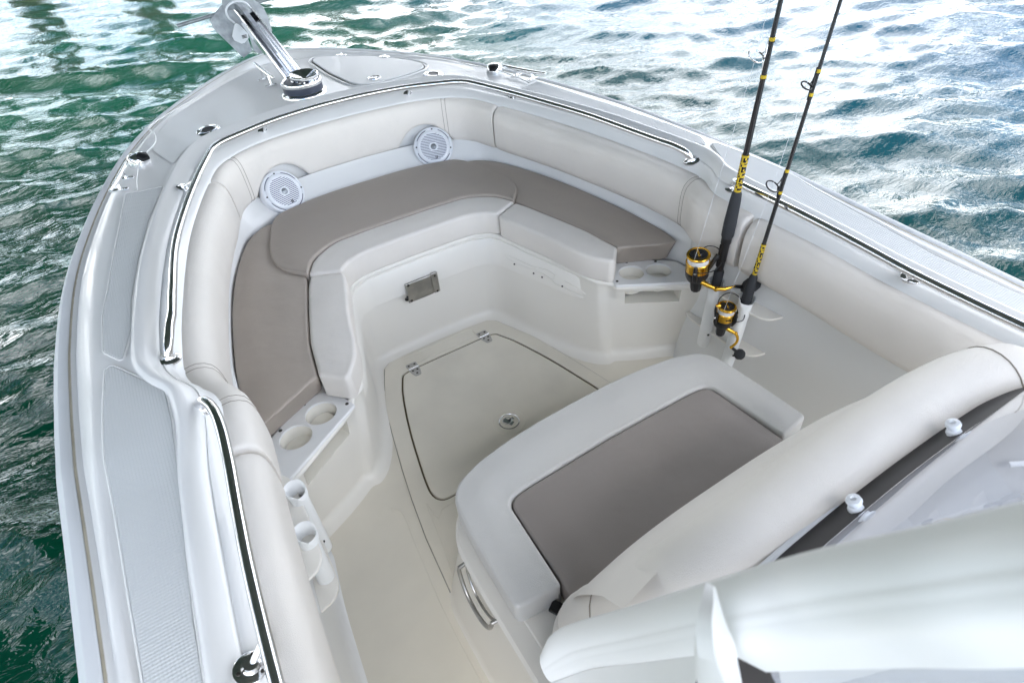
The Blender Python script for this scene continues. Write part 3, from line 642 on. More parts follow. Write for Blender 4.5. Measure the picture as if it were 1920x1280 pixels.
tp = [(0,3.185),(.20,3.182),(.36,3.165),(.548,3.118),(.600,3.04),(.634,2.935),(.675,2.80),(.690,2.68),(.662,2.575),(.575,2.482),(.523,2.590),(.433,2.652),(.366,2.680),(.164,2.690),(0,2.690)]
tpf = tp+[(-x, y) for x, y in tp[::-1][1:-1]]
rr = [.1,.1,.1,.05,.06,.06,.08,.08,.08,.012,.05,.05,.05,.05,.1]; rr = rr+rr[::-1][1:-1]
ctr(slab('taupe_pad', resample(roundpoly(tpf, rr), .025), .56, lambda x, y: zs(y)+.011, 'taupe', t, r=.014, seg=4, rb=.008, crown=.009))
fo = [(0,2.686),(.164,2.686),(.364,2.676),(.430,2.647),(.519,2.586),(.566,2.500)]
fi = [(.571,2.476),(.432,2.418),(.385,2.468),(.30,2.500),(.12,2.507),(0,2.508)]
fr = fo+fi; frf = fr+[(-x, y) for x, y in fr[::-1][1:-1]]
rr = [.1,.05,.05,.06,.06,.02,.008,.014,.05,.08,.1,.1]; rr = rr+rr[::-1][1:-1]
B = ctr(slab('front_roll', resample(roundpoly(frf, rr), .02), lambda x, y: zt(y), lambda x, y: zs(y)+.004, 'vin', t, r=.017, seg=5, rb=.010, crown=.005))
for dd, r_ in ((.018, .0013), (.027, .0009)):
    pth = [(.446,2.420+dd*.4),(.398,2.468+dd),(.31,2.500+dd),(.12,2.507+dd),(0,2.508+dd)]; pth = pth+[(-x, y) for x, y in pth[::-1][1:]]
    ctr(MB().tube(catmull([(x, y, zs(y)+(.0005 if dd < .02 else .003)) for x, y in pth], 8), r_, 5).build('stitching', 'seam', B))

# ------------------------------------------------------------------ speakers on the forward ledge
def speaker(s):
    c = Vector((s*.462, 3.212, .835)); nv = Vector((-s*.30, -.78, .50)).normalized()
    up = Vector((0, 0, 1)); up = (up-nv*up.dot(nv)).normalized(); rt = up.cross(nv).normalized()
    o = MB().lathe([(.118, -.05), (.120, -.008), (.118, .000), (.112, .006), (.106, .007), (.104, .004), (.102, .004), (.099, .009), (.094, .013), (.082, .015), (.081, .0125), (0, .0125)], c, nv, 44, caps=False).build('speaker', 'plast', boat)
    b = MB()
    for k in range(-8, 9):
        y_ = k*.0091; hw = math.sqrt(max(0, .079**2-y_**2))
        segs = [(-hw, hw)]
        if abs(y_) < .022: w0 = math.sqrt(.0245**2-y_**2)+.004; segs = [(-hw, -w0), (w0, hw)]
        for x0, x1 in segs:
            if x1-x0 < .004: continue
            b.add([c+nv*.0133+rt*x+up*(y_+q) for x, q in ((x0, -.0015), (x1, -.0015), (x1, .0015), (x0, .0015))], [(0, 1, 2, 3)])
    b.build('grille_slots', 'slot', o, smooth=False)
    MB().lathe([(.026, .0125), (.026, .0155), (.022, .0165), (.0185, .0145), (0, .0145)], c, nv, 24, caps=False).build('tweeter_ring', 'plast', o)
    MB().lathe([(.0175, .0148), (.012, .0175), (0, .019)], c, nv, 20, caps=False).build('tweeter_dome', 'galv', o)
    for a0, a1 in ((.35, 1.15), (1.9, 2.7), (3.4, 4.2), (4.95, 5.75)):
        MB().tube([c+nv*.0075+(rt*math.cos(q)+up*math.sin(q))*.1030 for q in np.linspace(a0, a1, 10)], .0016, 5).build('rim_slot', 'slot', o)
    for q in (1.5, 3.05, 4.6, 6.1):
        MB().lathe([(0, .002), (.004, .0015), (.005, -.001)], c+nv*.0075+(rt*math.cos(q)+up*math.sin(q))*.1035, nv, 8).build('screw', 'black', o)
    b = MB()
    for dx in (-.0045, .0035): b.box(c+nv*.0145+rt*(dx+.008)-up*.064, (.0035, .0035, .014), Matrix((rt, nv, up)).transposed())
    b.build('badge', 'black', o)
speaker(-1); speaker(1)

# ------------------------------------------------------------------ grab rails
def mount(pt, nv, parent, r=.030, to=None, rr=.0115):
    f = MB().lathe([(r, -.004), (r, .002), (r*.9, .0045), (r*.55, .006), (r*.45, .012), (r*.42, .016), (0, .016)], pt, nv, 22).build('rail_mount', 'chrome', parent)
    nvv = Vector(nv).normalized(); u = nvv.orthogonal().normalized(); w_ = nvv.cross(u)
    for k in range(3):
        a = k*2.09+.5; MB().lathe([(0, .0028), (.004, .002), (.0048, 0)], Vector(pt)+nvv*.0048+(u*math.cos(a)+w_*math.sin(a))*r*.72, nvv, 8).build('screw', 'screw', f)
    if to is not None: MB().tube([Vector(pt)+nvv*.004, Vector(pt)*.45+Vector(to)*.55, to], [.0085, .0085, .008], 10).build('rail_post', 'chrome', f)
    return f
def fwd_rail():
    H = [(1.152,1.795,1.008),(1.140,1.808,1.030),(1.127,1.835,1.047),(1.112,1.895,1.058),(1.098,1.95,1.062),(1.074,2.10,1.070),(1.018,2.40,1.090),(.934,2.67,1.112),(.835,2.92,1.138),(.745,3.11,1.160),(.715,3.165,1.165),(.665,3.21,1.168),(.60,3.245,1.169),(.40,3.325,1.172),(.20,3.365,1.173),(0,3.38,1.173)]
    P = catmull([(-x, y, z) for x, y, z in H]+H[::-1][1:], 6)
    r = MB().tube(P, .0150, 16).build('grab_rail', 'chrome', boat)
    for s in (1, -1):
        mount((s*1.155, 1.795, 1.002), (-s*.25, .05, 1), r, .040)
        mount((s*.915, 2.985, 1.083), (-s*.55, -.2, 1), r, .029, (s*.838, 2.915, 1.130))
        mount((s*.432, 3.395, 1.108), (-s*.1, -.75, .8), r, .029, (s*.42, 3.325, 1.160))
fwd_rail()
def aft_rail(s):
    H = [(1.104,1.497,.996),(1.096,1.494,1.016),(1.083,1.478,1.030),(1.066,1.43,1.037),(1.058,1.35,1.038),(1.064,1.21,1.028),(1.080,1.06,1.008),(1.095,.90,.984),(1.106,.70,.958),(1.112,.35,.940),(1.115,-.6,.925),(1.115,-1.9,.92)]
    r = MB().tube(catmull([(s*x, y, z) for x, y, z in H], 6), .0150, 16).build('grab_rail', 'chrome', boat)
    mount((s*1.104, 1.497, .990), (-s*.2, 0, 1), r, .038)
    for y, zz in ((.727, .918), (-.5, .90)): mount((s*1.152, y, zz), (-s*.3, 0, 1), r, .036, (s*1.108, y+.02, zz+.040))
    return r
for s in (-1, 1): aft_rail(s)

# ------------------------------------------------------------------ deck hardware
def flush_holder(x, y, z, s):
    nv = Vector((s*.05, -.10, 1)).normalized(); d = Vector((-s*.3, .9, 0))
    o = MB().lathe([(.064, -.003), (.063, .004), (.058, .008), (.044, .009), (.037, .011), (.034, .010), (.0335, -.02)], (x, y, z), nv, 32, caps=False, ref=(1, 0, 0)).build('flush_rod_holder', 'chrome', boat)
    o2 = MB().lathe([(.0335, .0105), (.032, .0075), (0, .007)], (x, y, z), nv, 24, caps=False).build('holder_bore', 'black', o)
    for k in range(3):
        a = -1.4+k*2.09; MB().lathe([(0, .002), (.006, .0015), (.007, 0)], (x+.051*math.cos(a), y+.051*math.sin(a), z+.0075), nv, 8).build('screw', 'screw', o)
flush_holder(-.684, 3.559, DKZ(3.56), -1); flush_holder(.684, 3.559, DKZ(3.56), 1)
def cleat(cx, cy, cz, ang, L_=.27, h=.055, r=.011, name='cleat'):
    d = Vector((math.sin(ang), math.cos(ang), 0)); q = Vector((d.y, -d.x, 0)); c = Vector((cx, cy, cz)); b = MB()
    n = 12; pts = [c+d*(L_/2)*(t/n*2-1)+Vector((0, 0, h+.006*abs(t/n*2-1)**2)) for t in range(n+1)]
    b.tube(pts, [r*(.55+.45*math.sin(math.pi*t/n)**.5) for t in range(n+1)], 12)
    for k in (-1, 1):
        f = c+d*k*L_*.19; b.tube([f+Vector((0, 0, .003)), f+Vector((0, 0, h*.5)), f-d*k*.012+Vector((0, 0, h))], [.010, .007, .009], 10)
        b.box(f+Vector((0, 0, .003)), (.075, .028, .006), Matrix.Rotation(-ang, 3, 'Z'))
    o = b.build(name, 'chrome', boat, bevel=.001)
    for k in (-1, 1):
        for j in (-1, 1):
            f = c+d*k*L_*.19+q*j*.027; MB().lathe([(0, .002), (.005, .001), (.006, -.001)], f+Vector((0, 0, .0065)), (0, 0, 1), 8).build('screw', 'screw', o)
cleat(-.20, 4.22, DKZ(4.22), -.02, .50, .07, .013)
for s in (1, -1): cleat(s*1.150, 3.225, 1.088, -s*.26, .36, .040, .012)
def nav_light(s):
    c = Vector((s*1.055, 3.43, 1.098)); o = MB().lathe([(.050, -.02), (.052, .0), (.050, .028), (.042, .046), (.028, .054), (0, .056)], c, (0, 0, 1), 20, caps=False, ref=(0, 1, 0)).build('bow_light', 'chrome', boat)
    MB().lathe([(.033, .030), (.030, .046), (.015, .052), (0, .053)], c+Vector((-s*.02, -.022, .006)), (-s*.2, -.35, 1), 5).build('light_lens', 'black', o)
nav_light(-1); nav_light(1)
# anchor locker hatch on the starboard foredeck
HK = [(.175,4.49),(.215,4.56),(.30,4.545),(.55,4.27),(.70,3.98),(.735,3.80),(.70,3.72),(.60,3.68),(.42,3.655),(.30,3.66),(.235,3.70),(.205,3.78),(.175,4.10)]
hk = resample(roundpoly(HK, .05), .03); DK = lambda x, y: DKZ(y)
lh = slab('locker_hatch', inset(hk if area2(hk) > 0 else hk[::-1], .006), lambda x, y: DK(x, y)-.004, lambda x, y: DK(x, y)+.009, 'deck', boat, r=.006, seg=3)
MB().tube([(x, y, DK(x, y)+.001) for x, y in hk], .0026, 6, closed=True).build('hatch_joint', 'gap', lh)
MB().tube([(x, y, DK(x, y)+.003) for x, y in inset(hk if area2(hk) > 0 else hk[::-1], -.022)], .006, 6, closed=True).build('moulded_rim', 'gel', boat)
for x, y, a in ((.385,4.455,-.7),(.60,4.165,-1.05)):
    h = MB().box((x, y, DKZ(y)+.008), (.034, .075, .010), Matrix.Rotation(a+1.57, 3, 'Z')).build('hatch_hinge', 'chrome', lh, bevel=.003)
    MB().tube([Vector((x, y, DKZ(y)+.014))+Vector((math.cos(a+1.57), math.sin(a+1.57), 0))*k for k in (-.017, .017)], .006, 8).build('hinge_pin', 'chrome', h)
flush_latch(.36, 3.745, DKZ(3.75)+.010, .042, lh)
# moulded border lines on the foredeck, both sides
for s in (1, -1):
    MB().tube(catmull([(s*x, y, DKZ(y)+.0012 if y > 3.4 else dz_at(x, y)+.0025) for x, y in ((.10,4.63),(.24,4.63),(.40,4.50),(.66,4.22),(.86,4.0),(.955,3.86),(.94,3.75),(.955,3.57),(1.04,3.42),(1.085,3.22),(1.10,3.09))], 6), .0035, 6).build('moulded_line', 'gel', boat)
# ------------------------------------------------------------------ windlass, roller
wz = DKZ(3.8)
wc = Vector((-.078, 3.785, wz)); wn = Vector((0, -.08, 1)).normalized()
def wl(name, prof, m, par, n=36, c=wc, ax=wn): return MB().lathe(prof, c, ax, n, caps=False).build(name, m, par)
wb = MB()
ring = lambda r, h, k=1.0: [wc+Vector((math.cos(a)*r*1.12, math.sin(a)*r*1.12+(.03*k)*max(0, math.cos(a-1.9))**8, h)) for a in np.linspace(0, 2*math.pi, 40, endpoint=False)]
wb.grid([ring(.122, -.004), ring(.123, .008), ring(.119, .016), ring(.110, .020), ring(.106, .024), ring(.09, .024)], closed_u=True)
wind = wb.build('windlass', 'chrome', boat)
MB().grid([ring(.104, .020), ring(.105, .06), ring(.102, .075), ring(.096, .078), ring(.05, .078)], closed_u=True).build('windlass_body', 'navy', wind)
MB().grid([ring(.106, .060), ring(.109, .072), ring(.107, .080), ring(.100, .084), ring(.094, .079)], closed_u=True).build('body_rim', 'chrome', wind)
b = MB(); cc = wc+Vector((.02, -.012, 0))
for k in range(8):
    a = k*.785; b.tube([cc+Vector((math.cos(a)*.062, math.sin(a)*.062, .065+.01*(k % 2))), cc+Vector((math.cos(a+.5)*.074, math.sin(a+.5)*.074, .085))], .010, 8)
b.lathe([(.066, .05), (.055, .075), (.066, .095)], cc, wn, 24, caps=False); b.build('chain_wheel', 'chrome', wind)
MB().lathe([(.070, .096), (.083, .100), (.087, .108), (.085, .118), (.078, .122), (.066, .116), (.02, .096), (0, .092)], cc, wn, 40, caps=False).build('clutch_cap', 'chrome', wind)
# anchor roller: two polished cheeks with a channel
A0 = Vector((-.060, 3.98, wz+.012)); A1 = Vector((-.060, 5.14, 1.405))
ax = (A1-A0).normalized(); sd_ = Vector((1, 0, 0)); up_ = sd_.cross(ax).normalized(); up_ = up_ if up_.z > 0 else -up_
def P3(t, s, u): return A0+(A1-A0)*t+sd_*s+up_*u
b = MB()
for s in (-1, 1):
    for s1, s2 in ((.062, .067),):
        prof = [(-.02, .0), (-.02, .022), (.08, .030), (.5, .040), (.92, .046), (1.0, .040), (1.02, .015), (1.0, -.02), (.75, -.03), (.4, -.02), (0, -.01)]
        a_ = [P3(t, s*s1*.85, u) for t, u in prof]; c_ = [P3(t, s*s2*.85, u) for t, u in prof]
        n = len(prof); b.add(a_+c_, [tuple(range(n)), tuple(range(2*n-1, n-1, -1))]+[(i, (i+1) % n, n+(i+1) % n, n+i) for i in range(n)])
b.grid([[P3(t, -.053, -.008), P3(t, 0, -.014), P3(t, .053, -.008)] for t in np.linspace(-.02, .96, 8)])
rl = b.build('bow_roller', 'chrome', boat, bevel=.0015)
for s in (-1, 1): MB().tube([P3(t, s*.056, u) for t, u in ((-.02, .022), (.08, .030), (.5, .040), (.92, .046), (1.0, .040))], .006, 8).build('cheek_edge', 'chrome', rl)
MB().lathe([(.03, -.055), (.022, -.03), (.018, 0), (.022, .03), (.03, .055)], P3(.95, 0, .0), (1, 0, 0), 18).build('roller_wheel', 'black', rl)
# bail with float-shaped tag
bl = [(-.146,5.14,1.362),(-.176,5.14,1.405),(-.176,5.14,1.445),(-.150,5.14,1.476),(-.105,5.14,1.492),(-.060,5.14,1.490),(-.020,5.14,1.468),(0.0,5.14,1.425),(.008,5.14,1.385)]
bail = MB().tube(catmull(bl, 4), .0075, 10).build('roller_bail', 'plast', rl)
tg = MB(); tgp = [(0, .078), (.014, .070), (.040, .030), (.057, .0), (.052, -.028), (.012, -.055)]
Lp = [(-x, z) for x, z in tgp[::-1][:-1]]+tgp
tc_ = Vector((-.142, 5.10, 1.287)); n = len(Lp)
F_ = [tc_+Vector((x, -.004-.0*z, z)) for x, z in Lp]; B_ = [tc_+Vector((x, .012, z)) for x, z in Lp]
ctr_ = tc_+Vector((0, -.016, -.01)); 
tg.add(F_+B_+[ctr_], [(i, (i+1) % n, 2*n) for i in range(n)]+[(i, n+i, n+(i+1) % n, (i+1) % n) for i in range(n)]+[tuple(range(n, 2*n))[::-1]])
tgo = tg.build('tag', 'plast', rl, sharp=12)
for zz in (.002, -.006, -.014): MB().box(tc_+Vector((.024, -.0155, zz-.006)), (.036, .003, .0035), Matrix.Rotation(.12, 3, 'Z')).build('tag_marking', 'black', tgo)

# anchor (galvanised, fluke type) carried in the roller
an = thing('anchor', 'grey galvanised anchor with flat flukes hanging from the bow roller', 'anchor', (-.06, 5.33, 1.15))
def A_(o): o.location = (.06, -5.33, -1.15); return o
b = MB(); b.tube([P3(.30, 0, .020), P3(.8, 0, .030), P3(1.05, 0, .028), (-.062, 5.36, 1.44), (-.063, 5.38, 1.30)], [.012, .022, .026, .026, .02], 4)
A_(b.build('shank', 'galv', an, bevel=.002))
b = MB(); b.tube([P3(.10, .002, .024), P3(.34, 0, .026)], .010, 8); A_(b.build('swivel', 'chrome', an))
def plate(Pxz, y0, y1, th, lean=.0):
    b = MB(); n = len(Pxz); q = [(x, y0+lean*(1.45-z), z) for x, z in Pxz]; r_ = [(x, y0+th+lean*(1.45-z), z) for x, z in Pxz]
    return b.add(q+r_, [tuple(range(n)), tuple(range(2*n-1, n-1, -1))]+[(i, n+i, n+(i+1) % n, (i+1) % n) for i in range(n)])
A_(plate([(-.075,1.50),(-.105,1.50),(-.20,1.44),(-.285,1.385),(-.283,1.325),(-.150,1.100),(-.066,1.135),(-.070,1.28)], 5.32, 0, .014, -.12).build('fluke', 'galv', an, bevel=.002, smooth=False))
A_(plate([(-.052,1.50),(.05,1.49),(.118,1.41),(.132,1.34),(.128,1.24),(.06,1.14),(-.02,1.10),(-.056,1.13),(-.052,1.28)], 5.32, 0, .014, -.12).build('fluke', 'galv', an, bevel=.002, smooth=False))
A_(MB().box((-.11, 5.312, 1.475), (.10, .02, .10), Matrix.Rotation(.15, 3, 'Y')).build('crown_plate', 'galv', an, bevel=.003))
A_(MB().tube([(-.515, 5.335, 1.380), (.33, 5.335, 1.462)], .0125, 12).build('stock', 'galv', an))

# ------------------------------------------------------------------ rod racks with tube holders
def rod_rack(s):
    for z, y0, y1, nm in ((.325, 1.105, 1.60, 0), (.555, 1.075, 1.57, 1)):
        P = [(1.115, y0), (1.00, y0+.035), (.975, y0+.08), (.972, .5*(y0+y1)), (.975, y1-.08), (1.00, y1-.03), (1.115, y1)]
        P = [(s*x, y) for x, y in P]
        slab('rack_shelf', resample(roundpoly(P, [.01, .05, .03, .02, .03, .05, .01]), .02), z-.010, z, 'gelw', boat, r=.003, seg=2)
    for x, y, dx, dy in (((.972, 1.392, -.012, -.044), (.977, 1.225, .068, -.025)) if s > 0 else ((.976, 1.394, -.016, -.040), (.994, 1.216, -.042, -.050))):
        d = Vector((s*dx, dy, 1)).normalized(); o = Vector((s*x, y, .62)); L_ = .40
        nseg = 28; u = Vector((1, 0, 0)); u = (u-d*u.dot(d)).normalized(); v = d.cross(u)
        def rg(r, h, cut=0.):
            q = []
            for k in range(nseg):
                a = 2*math.pi*k/nseg; hh = h - cut*max(0, math.sin(a-.6*s)*0+math.cos(a-(3.9 if s > 0 else 5.5)))**2
                q.append(o+d*hh+(u*math.cos(a)+v*math.sin(a))*r)
            return q
        t = MB().grid([rg(.0, -L_), rg(.022, -L_), rg(.0288, -L_+.010), rg(.0295, -L_+.03), rg(.0295, -.06), rg(.032, -.02), rg(.0350, 0, .05), rg(.0345, .002, .05), rg(.032, .0, .05), rg(.0275, -.03), rg(.027, -.30), rg(.0, -.30)], closed_u=True).build('rod_holder', 'tube', boat, sharp=60)
        c = o-d*(L_-.09)+(Vector((-s*.35, -.9, 0)) if s > 0 else Vector((.3, -.95, 0))).normalized()*.031
        MB().lathe([(0, .002), (.005, .0015), (.0065, -.003)], c, (-s*.35, -.9, 0), 10).build('screw', 'screw', t)
for s in (-1, 1): rod_rack(s)
RV, UV, FV = Vector((.84597, -.52801, -.0744)), Vector((.39113, .51963, .7596)), Vector((.36242, .6717, -.64612))
# sightline-free rod frames: e1 = side the reel hangs to, e2 = towards the cockpit
def make_rod(label, P, d, big, grp='fishing rods in the right side rod holders'):
    P = Vector(P); d = Vector(d).normalized(); t = thing('fishing_rod', label, 'fishing rod', P, grp)
    e1 = Vector((-.85, .5, 0)); e1 = (e1-d*e1.dot(d)).normalized(); e2 = Vector((-.5, -.85, 0)); e2 = (e2-d*e2.dot(d)-e1*e2.dot(e1)).normalized()
    Q = lambda a, x=0., y=0.: d*a+e1*x+e2*y
    k = 1.0 if big else .80
    def tb(name, pts, r, m, par=t, n=14, **kw): return MB().tube(pts, r, n).build(name, m, par, **kw)
    if big:
        tb('butt', [Q(-.16), Q(-.02), Q(0)], [.011, .012, .020], 'black')
        tb('lower_grip', [Q(-.03), Q(.0), Q(.05), Q(.06)], [.018, .021, .022, .019], 'foam')
        tb('reel_seat', [Q(.05), Q(.11), Q(.112), Q(.20), Q(.202), Q(.235)], [.0165, .0165, .0185, .0185, .0215, .0215], 'black')
        tb('grip', [Q(.23), Q(.24), Q(.30), Q(.40), Q(.435), Q(.445)], [.022, .0255, .0265, .0225, .0195, .014], 'foam', n=20)
        w0, w1, bl0 = .445, .60, .0125; bands = (.883, 1.003); gd = [(.955, .034, .030)]
    else:
        tb('lower_grip', [Q(-.16), Q(-.03), Q(-.02)], [.014, .0165, .014], 'foam')
        tb('reel_seat', [Q(-.14), Q(-.02), Q(.02)], [.0145, .0145, .013], 'black')
        tb('grip', [Q(-.03), Q(-.02), Q(.05), Q(.105), Q(.118)], [.0185, .0225, .0215, .0165, .011], 'foam', n=20)
        w0, w1, bl0 = .118, .262, .0090; bands = (.485, .57, .84, .915); gd = [(.515, .031, .028), (.872, .020, .020)]
    LB_ = 1.75; tb('blank', [Q(w0-.02), Q(w1), Q(.95), Q(LB_)], [bl0, bl0*.92, bl0*.70, bl0*.38], 'blank')
    b = MB(); b2 = MB(); rr = bl0*1.12; n = 14; m_ = int((w1-w0)/.0045)   # chevron wrap: interleaved yellow turns
    for j in range(m_):
        h0 = w0+j*.0045; h1 = h0+.0045
        for q in range(n):
            a0, a1 = 2*math.pi*q/n, 2*math.pi*(q+1)/n
            cellv = ((q+j//2) % 5 in (0, 1)) ^ ((q-j//2) % 5 in (0, 3)) or j % 9 == 0 or j < 2 or j > m_-3
            tgt = b if cellv else b2
            pr_ = [Q(h)+(e1*math.cos(a)+e2*math.sin(a))*rr for h, a in ((h0, a0), (h0, a1), (h1, a1), (h1, a0))]
            tgt.add(pr_, [(0, 1, 2, 3)])
    wrp = b2.build('decorative_wrap', 'blank', t); b.build('yellow_thread', 'yellow', wrp)
    for h in bands: tb('thread_band', [Q(h-.0055), Q(h+.0055)], bl0*.88, 'yellow')
    for h in bands: 
        tb('thread_band', [Q(h-.009), Q(h-.006)], bl0*.90, 'black')
    for h, off_, R__ in gd:
        g = MB(); c = Q(h, off_+.012, .012)
        ringp = [c+(e1*.85+d*.20).normalized()*R__*math.cos(a)*.9+(e2*.85-d*.45).normalized()*R__*math.sin(a)*.9 for a in np.linspace(0, 2*math.pi, 24, endpoint=False)]
        g.tube(ringp, .0028, 8, closed=True)
        for sgn in (-1, 1): g.tube([Q(h+.035, bl0*.8), Q(h+.01, off_*.35, sgn*.006), c-e1*R__*.75+e2*sgn*R__*.45], .0020, 6)
        g.tube([Q(h-.045, bl0*.8), Q(h-.01, off_*.5), c-e1*R__*.85], .0022, 6); g.tube([Q(h-.05, bl0*.8), Q(h+.055, bl0*.8)], .003, 6)
        g.build('line_guide', 'chrome' if (big) else 'black', t)
    # reel
    ro = .112 if big else .082; zb_ = .158 if big else -.040     # axis offset, height of spool lip
    C0 = Q(zb_, ro, .012)
    axr = (d+e1*(.10 if big else .04)+e2*.05).normalized()
    reel = MB().lathe([(0, -.205*k), (.022*k, -.200*k), (.026*k, -.185*k), (.029*k, -.135*k), (.034*k, -.130*k)], C0, axr, 9).build('reel', 'black', t, sharp=30)
    MB().lathe([(.030*k, -.140*k), (.043*k, -.132*k), (.050*k, -.112*k), (.052*k, -.085*k), (.051*k, -.078*k)], C0, axr, 30).build('rotor', 'black', reel)
    MB().lathe([(.0505*k, -.086*k), (.0515*k, -.080*k), (.0505*k, -.042*k), (.0520*k, -.036*k), (.0495*k, -.032*k), (.044*k, -.036*k)], C0, axr, 32, caps=False).build('spool_skirt', 'gold', reel)
    MB().lathe([(.0455*k, -.040*k), (.0450*k, -.020*k), (.0445*k, -.008*k)], C0, axr, 30, caps=False).build('line_pack', 'line', reel)
    MB().lathe([(.044*k, -.010*k), (.0500*k, -.007*k), (.0515*k, -.001*k), (.049*k, .004*k), (.040*k, .005*k), (.037*k, .001*k)], C0, axr, 32, caps=False).build('spool_lip', 'gold', reel)
    MB().lathe([(.038*k, .001*k), (.036*k, .006*k), (.020*k, .007*k), (.016*k, .014*k), (0, .015*k)], C0, axr, 24, caps=False).build('drag_knob', 'black', reel)
    a1_ = (e1-axr*e1.dot(axr)).normalized(); a2_ = axr.cross(a1_); a2_ = a2_ if a2_.dot(e2) > 0 else -a2_
    c_ = C0; V = lambda x, y, z: c_+a1_*x*k+a2_*y*k+axr*z*k
    MB().tube([V(.002, -.030, .012), V(.004, .0, .018), V(.002, .028, .011)], .0042*k, 8).build('drag_bar', 'gold', reel)
    if not big: MB().box(V(-.005, .0505, -.060), (.030*k, .002, .005), Matrix((a1_, a2_, axr)).transposed()).build('reel_lettering', 'black', reel)
    # foot
    MB().tube([V(-.028, 0, -.115), V(-.06, -.004, -.075), V(-.075, -.006, -.045), Q(zb_-.02, .018, 0)], [.014*k, .010*k, .010*k, .013*k], 8).build('reel_foot', 'black', reel)
    tb('reel_foot_clamp', [Q(zb_-.075*k, .016), Q(zb_+.035*k, .016)], [.006, .007], 'black', reel, 8)
    # bail arms and wire
    arm = 2.2 if big else -.35
    for sg, aa in ((1, (1.15 if big else .35)), (-1, (4.25 if big else 2.55))):
        ca, sa = math.cos(aa), math.sin(aa)
        MB().tube([V(.046*ca, .046*sa, -.115), V(.058*ca, .058*sa, -.085), V(.060*ca, .060*sa, -.050), V(.055*ca, .055*sa, -.028)], [.010*k, .011*k, .010*k, .008*k], 8).build('bail_arm', 'black', reel)
        MB().lathe([(0, .004), (.006*k, .003), (.007*k, -.002)], V(.066*ca, .066*sa, -.055), a1_*ca+a2_*sa, 10).build('bail_screw', 'chrome', reel)
    if big:
        wire = [V(.03, .055, -.052), V(-.01, .068, -.050), V(-.055, .065, -.045), V(-.085, .045, -.03), V(-.098, .0, -.01), V(-.085, -.03, .0), V(-.055, -.045, .003), V(-.03, -.05, -.01)]
    else:
        wire = [V(.060, .01, .020), V(.035, -.035, .035), V(-.01, -.06, .045), V(-.06, -.055, .035), V(-.095, -.02, .0), V(-.100, .02, -.045), V(-.085, .045, -.065), V(-.055, .050, -.070), V(-.04, .05, -.075)]
        MB().tube([V(.058, .012, -.045), V(.066, .014, -.01), V(.066, .012, .016), V(.052, .012, .024)], .0065*k, 8).build('bail_arm', 'black', reel)
        MB().lathe([(.008*k, -.010), (.010*k, 0), (.008*k, .010)], V(.056, .012, .020), a1_, 12).build('line_roller', 'gold', reel)
    MB().tube(catmull(wire, 5), .0022, 7).build('bail_wire', 'black', reel)
    # handle
    if big:
        H = [V(-.012, .035, -.125), V(-.035, .055, -.135), V(-.068, .070, -.150)]; H2 = [V(-.068, .070, -.150), V(-.105, .075, -.152), V(-.150, .070, -.150)]
        KN = [V(-.150, .070, -.150), V(-.190, .072, -.160)]; kc = V(-.222, .070, -.155); kr = (.052, .034, .030)
    else:
        H = [V(-.010, .030, -.128), V(-.035, .045, -.138), V(-.062, .055, -.150)]; H2 = [V(-.062, .055, -.150), V(-.078, .060, -.180), V(-.078, .062, -.215), V(-.055, .066, -.245)]
        KN = [V(-.055, .066, -.245), V(-.092, .075, -.275)]; kc = V(-.108, .080, -.290); kr = (.026, .026, .026)
    hd = MB().tube(H, [.0125*k, .011*k, .0075*k], 12).build('handle_shaft', 'gold', reel)
    MB().tube(catmull(H2, 4) if len(H2) > 3 else H2, [.0085*k]*4+[.0075*k]*9 if len(H2) > 3 else [.010*k, .0085*k, .005*k], 12).build('handle_arm', 'gold', reel)
    MB().lathe([(0, -.012*k), (.009*k, -.008*k), (.012*k, 0), (.009*k, .008*k), (0, .012*k)], H[-1], a2_, 14).build('handle_joint', 'gold', reel)
    if not big: MB().lathe([(0, -.009*k), (.009*k, -.004*k), (.009*k, .004*k), (0, .009*k)], H2[-1], a2_, 12).build('handle_joint', 'gold', reel)
    MB().tube(KN, [.007*k, .010*k], 10).build('knob_stem', 'black', reel)
    kd = (-a1_*.8+axr*(.55 if big else -.5)).normalized()
    MB().lathe([(0, -kr[0]), (kr[1]*.5, -kr[0]*.85), (kr[1]*.9, -kr[0]*.4), (kr[1], 0), (kr[1]*.85, kr[0]*.5), (kr[1]*.45, kr[0]*.88), (0, kr[0])], kc, kd, 18).build('handle_knob', 'foam', reel)
    # line from spool up to the guides
    gpts = [V(.030, .035, -.012)]+[Q(h, off_+.012, .012) for h, off_, _ in gd]+[Q(1.45, .03, .01), Q(LB_, .006)]
    MB().tube(gpts, .0007, 4).build('fishing_line', 'mono', t)
    return t
make_rod('thicker black fishing rod with the larger gold reel, standing nearer the bow cushions', (.97, 1.39, .62), (-.012, -.044, .999), True)
make_rod('slimmer black fishing rod with the smaller gold reel and round handle knob, nearer the console', (.975, 1.225, .62), (.068, -.025, .997), False)

